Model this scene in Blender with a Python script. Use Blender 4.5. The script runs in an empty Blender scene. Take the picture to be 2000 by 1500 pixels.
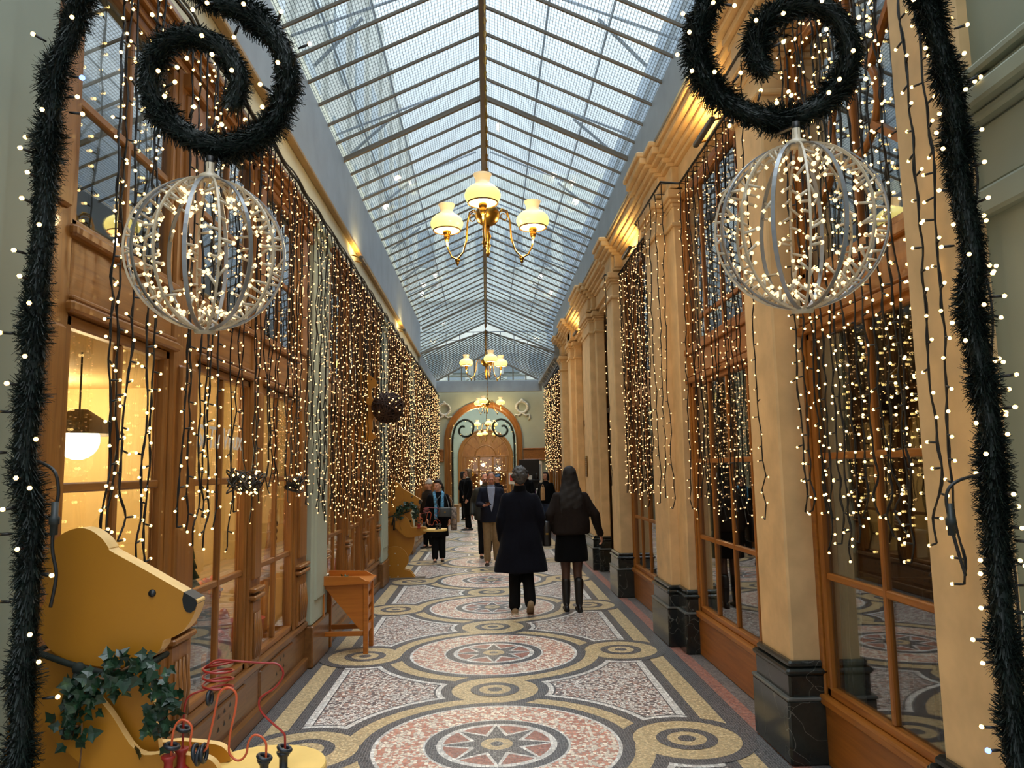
import bpy, math, random
from math import pi, sin, cos, sqrt, radians
from mathutils import Vector, Matrix
rnd = random.Random(7)
SC = bpy.context.scene
COL = SC.collection

# ------------------------------------------------------------------ mesh builder
class MB:
    def __init__(s):
        s.v = []; s.f = []; s.m = []; s.s = []
    def add(s, vs, fs, m=0, smooth=False):
        b = len(s.v); s.v.extend([tuple(p) for p in vs])
        for f in fs:
            s.f.append(tuple(i + b for i in f)); s.m.append(m); s.s.append(smooth)
        return s
    def box(s, x0, x1, y0, y1, z0, z1, m=0):
        if x0 > x1: x0, x1 = x1, x0
        if y0 > y1: y0, y1 = y1, y0
        if z0 > z1: z0, z1 = z1, z0
        v = [(x0,y0,z0),(x1,y0,z0),(x1,y1,z0),(x0,y1,z0),(x0,y0,z1),(x1,y0,z1),(x1,y1,z1),(x0,y1,z1)]
        return s.add(v, [(0,3,2,1),(4,5,6,7),(0,1,5,4),(1,2,6,5),(2,3,7,6),(3,0,4,7)], m)
    def bbox(s, x0, x1, y0, y1, z0, z1, b=0.01, m=0):
        """box with chamfered edges"""
        if x0 > x1: x0, x1 = x1, x0
        if y0 > y1: y0, y1 = y1, y0
        b = min(b, (x1-x0)*.45, (y1-y0)*.45, (z1-z0)*.45)
        def ring(z, i):
            return [(x0+i+b*(1-0),y0+i,z),(x1-i-b,y0+i,z),(x1-i,y0+i+b,z),(x1-i,y1-i-b,z),(x1-i-b,y1-i,z),(x0+i+b,y1-i,z),(x0+i,y1-i-b,z),(x0+i,y0+i+b,z)]
        rs = [ring(z0, b*.8), ring(z0+b, 0), ring(z1-b, 0), ring(z1, b*.8)]
        return s.loft(rs, m, False)
    def loft(s, rings, m=0, smooth=True, cap=True, closed=True):
        n = len(rings[0]); v = [p for r in rings for p in r]; f = []
        for i in range(len(rings)-1):
            for j in range(n if closed else n-1):
                a = i*n+j; b2 = i*n+(j+1) % n
                f.append((a, b2, b2+n, a+n))
        if cap:
            f.append(tuple(range(n-1, -1, -1))); f.append(tuple((len(rings)-1)*n+j for j in range(n)))
        return s.add(v, f, m, smooth)
    def obox(s, c, size, R=None, m=0):
        hx, hy, hz = size[0]/2, size[1]/2, size[2]/2
        R = R or Matrix.Identity(3); c = Vector(c)
        v = [c + R @ Vector(p) for p in [(-hx,-hy,-hz),(hx,-hy,-hz),(hx,hy,-hz),(-hx,hy,-hz),(-hx,-hy,hz),(hx,-hy,hz),(hx,hy,hz),(-hx,hy,hz)]]
        return s.add(v, [(0,3,2,1),(4,5,6,7),(0,1,5,4),(1,2,6,5),(2,3,7,6),(3,0,4,7)], m)
    def bar(s, p, q, w, h=None, m=0):
        p = Vector(p); q = Vector(q); d = q-p; L = d.length
        if L < 1e-6: return s
        z = d/L; up = Vector((0,0,1)) if abs(z.z) < .95 else Vector((1,0,0))
        x = up.cross(z).normalized(); y = z.cross(x)
        R = Matrix((x,y,z)).transposed()
        return s.obox((p+q)/2, (w, h or w, L), R, m)
    def tube(s, pts, r, n=8, m=0, closed=False, cap=True, smooth=True):
        pts = [Vector(p) for p in pts]; N = len(pts)
        rs = r if isinstance(r, (list, tuple)) else [r]*N
        T = []
        for i in range(N):
            a = pts[(i-1) % N] if (closed or i > 0) else pts[i]
            b = pts[(i+1) % N] if (closed or i < N-1) else pts[i]
            t = b-a
            T.append(t.normalized() if t.length > 1e-9 else Vector((0,0,1)))
        up = Vector((0,0,1)) if abs(T[0].z) < .9 else Vector((1,0,0))
        x = up.cross(T[0]).normalized()
        rings = []
        for i in range(N):
            x = (x - T[i]*x.dot(T[i]))
            x = x.normalized() if x.length > 1e-6 else T[i].orthogonal().normalized()
            y = T[i].cross(x)
            rings.append([pts[i] + (x*cos(2*pi*k/n) + y*sin(2*pi*k/n))*rs[i] for k in range(n)])
        if closed: rings.append(rings[0])
        return s.loft(rings, m, smooth, cap and not closed)
    def lathe(s, prof, n=24, c=(0,0,0), R=None, m=0, smooth=True, cap=True):
        c = Vector(c); R = R or Matrix.Identity(3)
        rings = [[c + R @ Vector((r*cos(2*pi*k/n), r*sin(2*pi*k/n), z)) for k in range(n)] for r, z in prof]
        return s.loft(rings, m, smooth, cap)
    def ball(s, c, r, nu=12, nv=8, m=0, R=None):
        rx, ry, rz = (r, r, r) if not isinstance(r, (tuple, list)) else r
        c = Vector(c); R = R or Matrix.Identity(3)
        vs = [c + R @ Vector((0,0,-rz))]
        for i in range(1, nv):
            a = -pi/2 + pi*i/nv
            vs += [c + R @ Vector((rx*cos(a)*cos(2*pi*k/nu), ry*cos(a)*sin(2*pi*k/nu), rz*sin(a))) for k in range(nu)]
        vs.append(c + R @ Vector((0,0,rz))); f = []
        for k in range(nu): f.append((0, 1+(k+1) % nu, 1+k))
        for i in range(nv-2):
            for k in range(nu):
                a = 1+i*nu+k; b = 1+i*nu+(k+1) % nu
                f.append((a, b, b+nu, a+nu))
        t = len(vs)-1; o = 1+(nv-2)*nu
        for k in range(nu): f.append((o+k, o+(k+1) % nu, t))
        return s.add(vs, f, m, True)
    def octa(s, c, r, m=0):
        c = Vector(c)
        v = [c+Vector(d)*r for d in [(1,0,0),(-1,0,0),(0,1,0),(0,-1,0),(0,0,1),(0,0,-1)]]
        return s.add(v, [(0,2,4),(2,1,4),(1,3,4),(3,0,4),(2,0,5),(1,2,5),(3,1,5),(0,3,5)], m, True)
    def prism(s, poly, fn, t0, t1, m=0, mside=None, smooth=False):
        """poly: list of 2d points, fn(u,v,t)->xyz, extruded t0..t1"""
        n = len(poly)
        v = [fn(u, w, t0) for u, w in poly] + [fn(u, w, t1) for u, w in poly]
        s.add(v, [tuple(range(n-1,-1,-1)), tuple(range(n, 2*n))], m, False)
        b = len(s.v) - 2*n
        for j in range(n):
            k = (j+1) % n
            s.f.append((b+j, b+k, b+k+n, b+j+n)); s.m.append(m if mside is None else mside); s.s.append(smooth)
        return s
    def disc(s, cx, cy, r, z, m=0, n=64, ry=None):
        ry = ry or r
        return s.add([(cx+r*cos(2*pi*k/n), cy+ry*sin(2*pi*k/n), z) for k in range(n)], [tuple(range(n))], m)
    def rect(s, x0, x1, y0, y1, z, m=0):
        return s.add([(x0,y0,z),(x1,y0,z),(x1,y1,z),(x0,y1,z)], [(0,1,2,3)], m)
    def arc(s, cx, cy, r0, r1, a0, a1, z, m=0, n=24):
        v = []
        for i in range(n+1):
            a = radians(a0+(a1-a0)*i/n)
            v += [(cx+r0*cos(a), cy+r0*sin(a), z), (cx+r1*cos(a), cy+r1*sin(a), z)]
        return s.add(v, [(2*i, 2*i+1, 2*i+3, 2*i+2) for i in range(n)], m)
    def mesh(s, name, mats):
        me = bpy.data.meshes.new(name)
        me.from_pydata(s.v, [], s.f)
        for mt in mats: me.materials.append(mt)
        if s.f:
            me.polygons.foreach_set('material_index', s.m)
            me.polygons.foreach_set('use_smooth', s.s)
        me.update()
        return me
    def build(s, name, mats, parent=None, local=False):
        if not isinstance(mats, (list, tuple)): mats = [mats]
        return link(name, s.mesh(name, mats), parent, local)

def link(name, me, parent=None, local=False):
    o = bpy.data.objects.new(name, me); COL.objects.link(o)
    if parent is not None:
        o.parent = parent
        if not local: o.matrix_parent_inverse = parent_world(parent).inverted()
    return o
def parent_world(p):
    m = p.matrix_basis.copy()
    if p.parent is not None: m = parent_world(p.parent) @ p.matrix_parent_inverse @ m
    return m
def tag(o, label=None, cat=None, group=None, kind=None):
    if label: o['label'] = label
    if cat: o['category'] = cat
    if group: o['group'] = group
    if kind: o['kind'] = kind
    return o
def empty(name, loc, rz=0, label=None, cat=None, group=None, kind=None):
    o = bpy.data.objects.new(name, None); COL.objects.link(o)
    o.location = loc; o.rotation_euler = (0, 0, rz); o.empty_display_size = .1
    return tag(o, label, cat, group, kind)
def copy_tree(o, parent=None):
    c = o.copy(); COL.objects.link(c)
    if parent is not None: c.parent = parent
    for ch in list(o.children): copy_tree(ch, c)
    return c
def struct(o): o['kind'] = 'structure'; return o
_cnt = {}
def num(k):
    _cnt[k] = _cnt.get(k, 0)+1
    return '%s_%d' % (k, _cnt[k])

# ------------------------------------------------------------------ materials
def newmat(name):
    m = bpy.data.materials.new(name); m.use_nodes = True
    nt = m.node_tree; nt.nodes.clear()
    return m, nt, nt.nodes, nt.links
def srgb(*c):
    return tuple((x/255/12.92 if x/255 <= .04045 else ((x/255+.055)/1.055)**2.4) for x in c) + (1.0,)
def coords(nt, scale=(1,1,1)):
    tc = nt.nodes.new('ShaderNodeTexCoord'); mp = nt.nodes.new('ShaderNodeMapping')
    mp.inputs['Scale'].default_value = scale
    nt.links.new(tc.outputs['Object'], mp.inputs['Vector'])
    return mp.outputs['Vector']
def mixc(nt, fac, a, b, mode='MIX'):
    n = nt.nodes.new('ShaderNodeMix'); n.data_type = 'RGBA'; n.blend_type = mode
    if hasattr(fac, 'node'): nt.links.new(fac, n.inputs[0])
    else: n.inputs[0].default_value = fac
    for i, x in ((6, a), (7, b)):
        if hasattr(x, 'node'): nt.links.new(x, n.inputs[i])
        else: n.inputs[i].default_value = x
    return n.outputs[2]
def math_(nt, op, a, b=None, clamp=False):
    n = nt.nodes.new('ShaderNodeMath'); n.operation = op; n.use_clamp = clamp
    for i, x in enumerate((a, b)):
        if x is None: continue
        if hasattr(x, 'node'): nt.links.new(x, n.inputs[i])
        else: n.inputs[i].default_value = x
    return n.outputs[0]
def ramp(nt, fac, stops):
    n = nt.nodes.new('ShaderNodeValToRGB')
    el = n.color_ramp.elements
    while len(el) < len(stops): el.new(.5)
    for e, (p, c) in zip(el, stops): e.position = p; e.color = c
    nt.links.new(fac, n.inputs[0])
    return n.outputs[0]
def noise(nt, vec, scale, detail=3, rough=.55):
    n = nt.nodes.new('ShaderNodeTexNoise'); n.inputs['Scale'].default_value = scale
    n.inputs['Detail'].default_value = detail; n.inputs['Roughness'].default_value = rough
    nt.links.new(vec, n.inputs['Vector']); return n.outputs['Fac']
def pbr(nt, col, rough=.5, metal=0, bump=None, bstr=.2, spec=.5, emit=None, estr=0, trans=0, sheen=0, coat=0):
    b = nt.nodes.new('ShaderNodeBsdfPrincipled'); o = nt.nodes.new('ShaderNodeOutputMaterial')
    if hasattr(col, 'node'): nt.links.new(col, b.inputs['Base Color'])
    else: b.inputs['Base Color'].default_value = col
    if hasattr(rough, 'node'): nt.links.new(rough, b.inputs['Roughness'])
    else: b.inputs['Roughness'].default_value = rough
    b.inputs['Metallic'].default_value = metal
    b.inputs['Specular IOR Level'].default_value = spec
    if coat: b.inputs['Coat Weight'].default_value = coat
    if sheen: b.inputs['Sheen Weight'].default_value = sheen
    if emit is not None:
        b.inputs['Emission Color'].default_value = emit; b.inputs['Emission Strength'].default_value = estr
    if bump is not None:
        bn = nt.nodes.new('ShaderNodeBump'); bn.inputs['Strength'].default_value = bstr; bn.inputs['Distance'].default_value = .01
        nt.links.new(bump, bn.inputs['Height']); nt.links.new(bn.outputs[0], b.inputs['Normal'])
    nt.links.new(b.outputs[0], o.inputs[0])
    return b
def plain(name, col, rough=.5, metal=0, var=.12, scale=6, spec=.5, coat=0, sheen=0):
    m, nt, N, L = newmat(name)
    v = coords(nt); f = noise(nt, v, scale)
    d = tuple(max(0, x*(1-var*1.6)) for x in col[:3]) + (1,); u = tuple(min(1, x*(1+var)) for x in col[:3]) + (1,)
    c = ramp(nt, f, [(.3, d), (.7, u)])
    pbr(nt, c, rough, metal, f, .05, spec, coat=coat, sheen=sheen)
    return m
def wood(name, c1, c2, axis='z', rough=.42, scale=1.0, coat=.15):
    m, nt, N, L = newmat(name)
    s = {'z': (28, 28, 1.6), 'y': (28, 1.6, 28), 'x': (1.6, 28, 28)}[axis]
    v = coords(nt, tuple(q*scale for q in s))
    f = noise(nt, v, 1.2, 6, .62)
    v2 = coords(nt, (1, 1, 1)); g = noise(nt, v2, 1.7, 2)
    c = ramp(nt, f, [(.28, c2), (.62, c1)])
    d = tuple(x*.72 for x in c1[:3]) + (1,)
    c = mixc(nt, math_(nt, 'MULTIPLY', g, .45), c, d)
    pbr(nt, c, rough, 0, f, .10, .45, coat=coat)
    return m
def emis(name, col, strength):
    m, nt, N, L = newmat(name)
    e = N.new('ShaderNodeEmission'); o = N.new('ShaderNodeOutputMaterial')
    e.inputs[0].default_value = col; e.inputs[1].default_value = strength
    L.new(e.outputs[0], o.inputs[0]); return m
def schlick(nt):
    lw = nt.nodes.new('ShaderNodeLayerWeight'); lw.inputs[0].default_value = .5
    return math_(nt, 'ADD', math_(nt, 'MULTIPLY', math_(nt, 'POWER', lw.outputs['Facing'], 4.2), .94), .035)
def glass_pane(name, tint=(1,1,1,1), base=.05, ior=1.5, gain=1.0):
    m, nt, N, L = newmat(name)
    t = N.new('ShaderNodeBsdfTransparent'); t.inputs[0].default_value = tint
    g = N.new('ShaderNodeBsdfGlossy'); g.inputs['Roughness'].default_value = 0.0
    f = math_(nt, 'ADD', math_(nt, 'MULTIPLY', schlick(nt), gain), base, True)
    mx = N.new('ShaderNodeMixShader'); o = N.new('ShaderNodeOutputMaterial')
    L.new(f, mx.inputs[0]); L.new(t.outputs[0], mx.inputs[1]); L.new(g.outputs[0], mx.inputs[2]); L.new(mx.outputs[0], o.inputs[0])
    return m
def mosaic(name, cols, scale=70, jit=.75, grout=(.16,.15,.14,1), edge=.10, rough=.38):
    """small stone tesserae: one colour per cell, darker joints"""
    m, nt, N, L = newmat(name)
    v = coords(nt)
    vo = N.new('ShaderNodeTexVoronoi'); vo.inputs['Scale'].default_value = scale; vo.inputs['Randomness'].default_value = jit
    L.new(v, vo.inputs['Vector'])
    ve = N.new('ShaderNodeTexVoronoi'); ve.feature = 'DISTANCE_TO_EDGE'; ve.inputs['Scale'].default_value = scale; ve.inputs['Randomness'].default_value = jit
    L.new(v, ve.inputs['Vector'])
    sp = N.new('ShaderNodeSeparateColor'); L.new(vo.outputs['Color'], sp.inputs[0])
    c = ramp(nt, sp.outputs[0], cols)
    c.node.color_ramp.interpolation = 'CONSTANT'
    bri = math_(nt, 'ADD', math_(nt, 'MULTIPLY', sp.outputs[1], .5), .74)
    cb = N.new('ShaderNodeCombineColor')
    for i in range(3): L.new(bri, cb.inputs[i])
    c = mixc(nt, 1.0, c, cb.outputs[0], 'MULTIPLY')
    big = noise(nt, v, 1.3, 3)
    c = mixc(nt, math_(nt, 'MULTIPLY', big, .35), c, mixc(nt, 1.0, c, (.62,.6,.58,1), 'MULTIPLY'))
    j = math_(nt, 'LESS_THAN', ve.outputs['Distance'], edge)
    c = mixc(nt, j, c, grout)
    pbr(nt, c, rough, 0, ve.outputs['Distance'], .12, .5)
    return m

W_LEFT = wood('oak_left', srgb(158,104,46), srgb(112,68,28), 'z')
W_LEFT_Y = wood('oak_left_rail', srgb(158,104,46), srgb(110,66,28), 'y')
W_BASE = wood('oak_base', srgb(132,88,44), srgb(98,62,30), 'y', .38)
W_RIGHT = wood('oak_right', srgb(168,104,34), srgb(130,74,20), 'z')
W_RIGHT_Y = wood('oak_right_rail', srgb(168,104,34), srgb(130,74,20), 'y')
W_TABLE = wood('beech_table', srgb(196,118,40), srgb(166,92,24), 'x', .4)
PLY = plain('bear_plywood', srgb(172,114,24), .42, 0, .05, 3)
PLY_EDGE = plain('plywood_edge', srgb(232,190,120), .5)
STONE = plain('cream_stone', srgb(222,186,134), .62, 0, .10, 5)
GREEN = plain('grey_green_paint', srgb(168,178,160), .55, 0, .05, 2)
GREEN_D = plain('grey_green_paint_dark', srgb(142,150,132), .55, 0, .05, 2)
GUTTER = plain('zinc_grey_paint', srgb(138,148,156), .5, 0, .08, 3)
RAFT = plain('rafter_grey', srgb(104,96,84), .5, 0, .1, 3)
RIDGE = plain('ridge_brown', srgb(92,80,66), .5, 0, .1, 3)
ROD = plain('steel_rod_dark', srgb(70,84,104), .5, .2, .1, 3)
CREAM = plain('cream_fascia', srgb(214,208,176), .6, 0, .05, 2)
BLACKWIRE = plain('black_cable', srgb(14,14,14), .45, 0, .1, 20)
SHOPWALL = plain('shop_cream_wall', srgb(236,214,160), .7, 0, .05, 2)
SHOPFLOOR = plain('shop_floor', srgb(120,86,52), .5, 0, .1, 3)
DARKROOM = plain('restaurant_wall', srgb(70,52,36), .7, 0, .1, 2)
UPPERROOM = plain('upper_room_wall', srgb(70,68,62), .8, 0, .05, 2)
DRAPE = plain('grey_green_drape', srgb(150,150,128), .85, 0, .12, 9, sheen=.3)
BRASS = plain('brass', srgb(150,114,48), .3, 1.0, .15, 10)
SILVER = plain('silver_strip', srgb(150,152,154), .35, .7, .08, 20)
WHITEPL = plain('white_plaster', srgb(206,208,196), .6, 0, .05, 8)
OUT_L = plain('outside_wall_beige', srgb(186,186,176), .9, 0, .12, .8)
OUT_R = plain('outside_wall_blue_grey', srgb(150,166,186), .9, 0, .1, .8)
OUT_E = plain('outside_facade_pale', srgb(218,222,214), .9, 0, .08, .8)
OUT_WIN = plain('outside_window_dark', srgb(140,154,162), .35, 0, .1, 2)
PANE = glass_pane('shop_glass', (.97,.98,.97,1), .045, 1.5, 1.0)
PANE_UP = glass_pane('upper_glass', (.9,.92,.93,1), .22, 1.5, 1.4)
PANE_R = glass_pane('restaurant_glass', (.86,.88,.86,1), .09, 1.5, 1.3)
BULB = emis('bulb_warm', (1.0, .63, .20, 1), 6.5)
BULB_BALL = emis('bulb_ball', (1.0, .63, .26, 1), 3.0)
BULB_B = emis('bulb_blue', (.12, .22, 1.0, 1), 6)
BULB_FAR = emis('bulb_warm_far', (1.0, .57, .23, 1), 3.2)
GLOBE = emis('lamp_globe', (1.0, .86, .58, 1), 9)

m, nt, N, L = newmat('black_marble'); v = coords(nt)
n1 = noise(nt, v, 2.2, 6, .7); vv = N.new('ShaderNodeVectorMath'); vv.operation = 'ADD'
nn = N.new('ShaderNodeTexNoise'); nn.inputs['Scale'].default_value = 3; L.new(v, nn.inputs['Vector'])
L.new(v, vv.inputs[0]); L.new(nn.outputs['Color'], vv.inputs[1])
ve = N.new('ShaderNodeTexVoronoi'); ve.feature = 'DISTANCE_TO_EDGE'; ve.inputs['Scale'].default_value = 2.6; L.new(vv.outputs[0], ve.inputs['Vector'])
vein = math_(nt, 'LESS_THAN', ve.outputs['Distance'], .006)
c = mixc(nt, math_(nt, 'MULTIPLY', vein, .35), ramp(nt, n1, [(.4, srgb(18,22,22)), (.75, srgb(52,56,50))]), srgb(150,150,140))
pbr(nt, c, .18, 0, None, 0, .55); MARBLE = m

# wired roof glass: tinted, dusty, with the wire mesh cast inside it
def roof_glass(name, wire, refl):
    m, nt, N, L = newmat(name); v = coords(nt)
    sx = N.new('ShaderNodeSeparateXYZ'); L.new(v, sx.inputs[0])
    def line(axis, per, w):
        q = math_(nt, 'FRACT', math_(nt, 'MULTIPLY', sx.outputs[axis], 1/per))
        return math_(nt, 'LESS_THAN', q, w)
    ln = math_(nt, 'MAXIMUM', line(0, .026, .13), line(1, .05, .07))
    t = N.new('ShaderNodeBsdfTransparent'); t.inputs[0].default_value = (.93,.965,.975,1)
    df = N.new('ShaderNodeBsdfDiffuse'); df.inputs[0].default_value = (.60,.66,.68,1)
    tl = N.new('ShaderNodeBsdfTranslucent'); tl.inputs[0].default_value = (.66,.76,.82,1)
    ms = N.new('ShaderNodeMixShader'); ms.inputs[0].default_value = .75; L.new(df.outputs[0], ms.inputs[1]); L.new(tl.outputs[0], ms.inputs[2])
    dn = noise(nt, v, 1.1, 4)
    m1 = N.new('ShaderNodeMixShader'); L.new(math_(nt, 'ADD', math_(nt, 'MULTIPLY', dn, .10), .05), m1.inputs[0]); L.new(t.outputs[0], m1.inputs[1]); L.new(ms.outputs[0], m1.inputs[2])
    g = N.new('ShaderNodeBsdfGlossy'); g.inputs['Roughness'].default_value = .03
    m2 = N.new('ShaderNodeMixShader'); L.new(math_(nt, 'MULTIPLY', schlick(nt), refl), m2.inputs[0]); L.new(m1.outputs[0], m2.inputs[1]); L.new(g.outputs[0], m2.inputs[2])
    wd = N.new('ShaderNodeBsdfDiffuse'); wd.inputs[0].default_value = srgb(84,96,104)
    m3 = N.new('ShaderNodeMixShader'); L.new(math_(nt, 'MULTIPLY', ln, wire), m3.inputs[0]); L.new(m2.outputs[0], m3.inputs[1]); L.new(wd.outputs[0], m3.inputs[2])
    o = N.new('ShaderNodeOutputMaterial'); L.new(m3.outputs[0], o.inputs[0])
    return m
ROOFGLASS = roof_glass('wired_roof_glass', .72, .32); ROOFGLASS_FAR = roof_glass('plain_roof_glass', .08, .15)

# lamp shade: glowing cream-yellow opal glass
m, nt, N, L = newmat('opal_shade')
b = pbr(nt, srgb(244,226,150), .25, 0, None, 0, .5, emit=(1.0,.84,.22,1), estr=1.25); SHADE = m
m, nt, N, L = newmat('opal_shade_neck')
b = pbr(nt, srgb(240,210,160), .25, 0, None, 0, .5, emit=(1.0,.72,.36,1), estr=.5); SHADE_N = m

F_DARK = mosaic('mosaic_slate', [(0, srgb(66,66,70)), (.4, srgb(84,82,84)), (.75, srgb(52,52,56))], 58, .45, (.30,.29,.28,1), .06)
F_OCHRE = mosaic('mosaic_ochre', [(0, srgb(206,180,134)), (.35, srgb(220,196,150)), (.7, srgb(190,164,120))], 76, .6, (.40,.33,.22,1), .05)
F_WHITE = mosaic('mosaic_white', [(0, srgb(228,224,216)), (.5, srgb(238,235,228)), (.8, srgb(212,207,200))], 40, .3, (.36,.34,.32,1), .05)
F_SPECK = mosaic('mosaic_speckle', [(0, srgb(228,220,210)), (.34, srgb(196,158,142)), (.50, srgb(104,92,92)), (.66, srgb(240,233,224)), (.88, srgb(160,122,108))], 47, .95, (.20,.17,.16,1), .07)
F_PINK = mosaic('mosaic_pink', [(0, srgb(244,230,210)), (.52, srgb(210,146,120)), (.86, srgb(196,126,102))], 46, .9, (.38,.30,.26,1), .06)
F_RED = mosaic('mosaic_red', [(0, srgb(166,106,88)), (.5, srgb(182,122,102)), (.8, srgb(146,90,76))], 62, .6, (.28,.22,.2,1), .05)
F_GREY = mosaic('mosaic_grey_edge', [(0, srgb(100,96,94)), (.5, srgb(122,116,112)), (.8, srgb(82,80,80))], 58, .6, (.26,.25,.24,1), .05)
FM = [F_DARK, F_OCHRE, F_WHITE, F_SPECK, F_PINK, F_RED, F_GREY]

def catmull(pts, per=6):
    P = [Vector(p) for p in pts]; out = []
    for i in range(len(P)-1):
        a = P[max(0, i-1)]; b = P[i]; c = P[i+1]; d = P[min(len(P)-1, i+2)]
        for k in range(per):
            t = k/per
            out.append(.5*((2*b)+(c-a)*t+(2*a-5*b+4*c-d)*t*t+(3*b-a-3*c+d)*t**3))
    out.append(P[-1]); return out
def resample(pts, step):
    out = [pts[0].copy()]; acc = 0
    for i in range(1, len(pts)):
        a, b = pts[i-1], pts[i]; L = (b-a).length
        while L > 0 and acc+L >= step:
            f = (step-acc)/L; a = a.lerp(b, f); out.append(a.copy()); L = (b-a).length; acc = 0
        acc += L
    return out
cbx = plain('cardboard', srgb(190,150,102), .75, 0, .05, 6)
WHITE = plain('white_card', srgb(232,226,210), .6)
# ------------------------------------------------------------------ people
TMP = bpy.data.scenes.new('remesh_bench')
def blob(mb, voxel=.011, smooth=4, amp=0.0, freq=9.0, seed=0):
    """one continuous surface round all the shapes in mb"""
    me = mb.mesh('tmp', []); o = bpy.data.objects.new('tmp', me); TMP.collection.objects.link(o)
    r = o.modifiers.new('r', 'REMESH'); r.mode = 'VOXEL'; r.voxel_size = voxel; r.use_smooth_shade = True
    if smooth:
        s = o.modifiers.new('s', 'SMOOTH'); s.factor = .5; s.iterations = smooth
    with bpy.context.temp_override(scene=TMP, view_layer=TMP.view_layers[0]):
        dg = bpy.context.evaluated_depsgraph_get(); ev = o.evaluated_get(dg)
        nm = bpy.data.meshes.new_from_object(ev)
    bpy.data.objects.remove(o); bpy.data.meshes.remove(me)
    if amp:
        nr = [n.vector.copy() for n in nm.vertex_normals]; out = []
        for v, n in zip(nm.vertices, nr):
            c = v.co
            k = sin(c.x*freq*2.1+seed+2*sin(c.z*3.1))*sin(c.z*freq+1.7*seed+3*sin(c.y*7))+.6*sin(c.z*freq*2.3+c.x*freq*1.3+seed)
            out += (c.x+n.x*amp*k, c.y+n.y*amp*k, c.z+n.z*amp*k)
        nm.vertices.foreach_set('co', out); nm.update()
    for p in nm.polygons: p.use_smooth = True
    return nm
def limb(mb, pts, rs):
    for i in range(len(pts)-1):
        a = Vector(pts[i]); b = Vector(pts[i+1]); N = 5
        mb.tube([a.lerp(b, k/N) for k in range(N+1)], [rs[i]+(rs[i+1]-rs[i])*k/N for k in range(N+1)], 12)
    for p, r in zip(pts, rs): mb.ball(p, r, 12, 8)
def torso(mb, rings, n=24):
    """rings: (z, half width, half depth, dx, dy)"""
    R = []
    for q in rings:
        z, rx_, ry_ = q[:3]; dx = q[3] if len(q) > 3 else 0; dy = q[4] if len(q) > 4 else 0
        R.append([(dx+rx_*(abs(cos(a))**.85)*(1 if cos(a) >= 0 else -1), dy+ry_*(abs(sin(a))**.9)*(1 if sin(a) >= 0 else -1), z) for a in [2*pi*i/n for i in range(n)]])
    mb.loft(R, 0, True)
def hand(mb, wrist, d, palm, curl=.5, thumb=1):
    """five separate fingers on a palm; d: along the hand, palm: direction the palm faces"""
    w = Vector(wrist); d = Vector(d).normalized(); p = Vector(palm); p = (p-d*p.dot(d)).normalized(); s = d.cross(p).normalized()*thumb
    mb.obox(w+d*.045, (.075, .028, .085), Matrix((s, p, d)).transposed())
    mb.ball(w+d*.01, .028, 10, 7)
    for i, (off, ln) in enumerate(((.030,.068),(.010,.076),(-.010,.071),(-.029,.055))):
        b = w+d*.085+s*off; q = b
        for k in range(3):
            a = curl*(k+.6); q2 = q+(d*cos(a)+p*sin(a))*ln/3*(1.25 if k == 0 else .95)
            mb.tube([q, q2], [.0095-.0008*k, .009-.001*k], 8); mb.ball(q2, .0092-.001*k, 8, 6); q = q2
    b = w+d*.03+s*.034; q = b
    for k in range(2):
        q2 = q+(d*.72+s*(.62-.5*k)+p*(.25+.4*curl*k)).normalized()*.034
        mb.tube([q, q2], [.0115-.001*k, .0105-.0015*k], 8); mb.ball(q2, .010-.001*k, 8, 6); q = q2
SKIN = plain('skin', srgb(206,150,120), .5, 0, .05, 12); SKIN_R = plain('skin_ruddy', srgb(196,134,106), .5, 0, .06, 12)
NAVY = plain('navy_wool', srgb(13,14,23), .9, 0, .12, 40, .1, sheen=.04); BLACKW = plain('black_wool', srgb(10,10,12), .9, 0, .12, 40, .1, sheen=.03)
BROWNJ = plain('dark_brown_jacket', srgb(30,22,18), .85, 0, .15, 30, .2); GREENJ = plain('dark_green_waxed', srgb(27,29,22), .6, 0, .15, 16); BLAZER = plain('blue_blazer', srgb(24,27,40), .85, 0, .1, 40, .2)
SHIRT = plain('pale_blue_shirt', srgb(158,170,196), .8, 0, .06, 20); KHAKI = plain('khaki_cloth', srgb(138,112,76), .85, 0, .08, 20); BLACKT = plain('black_trousers', srgb(10,10,12), .9, 0, .1, 30, .2)
DENIM = plain('blue_denim', srgb(50,66,96), .85, 0, .15, 24); TIGHTS = plain('sheer_tights', srgb(74,48,38), .6, 0, .06, 20); LEATH = plain('black_leather', srgb(22,20,19), .4, 0, .12, 24)
HAIRG = plain('hair_grey', srgb(74,72,70), .6, 0, .45, 60); HAIRB = plain('hair_dark', srgb(24,17,14), .75, 0, .25, 40); HAIRD = plain('hair_blond', srgb(124,96,64), .6, 0, .3, 40); HAIRS = plain('hair_cropped', srgb(84,68,58), .7, 0, .15, 50)
SNEAK = plain('beige_sneaker', srgb(150,124,92), .75, 0, .08, 20); SOLE = plain('pale_sole', srgb(210,200,184), .7); SOLE_D = plain('dark_sole', srgb(34,30,28), .7)
SCARF = plain('blue_scarf', srgb(86,150,190), .75, 0, .55, 26); CAPB = plain('blue_cap', srgb(84,120,160), .75, 0, .08, 20); KNIT = plain('grey_knit', srgb(176,172,164), .9, 0, .2, 50); EYEW = plain('eye_white', srgb(230,226,220), .3); EYED = plain('eye_dark', srgb(24,18,14), .2); LIPS = plain('lips', srgb(150,84,76), .5)
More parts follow.
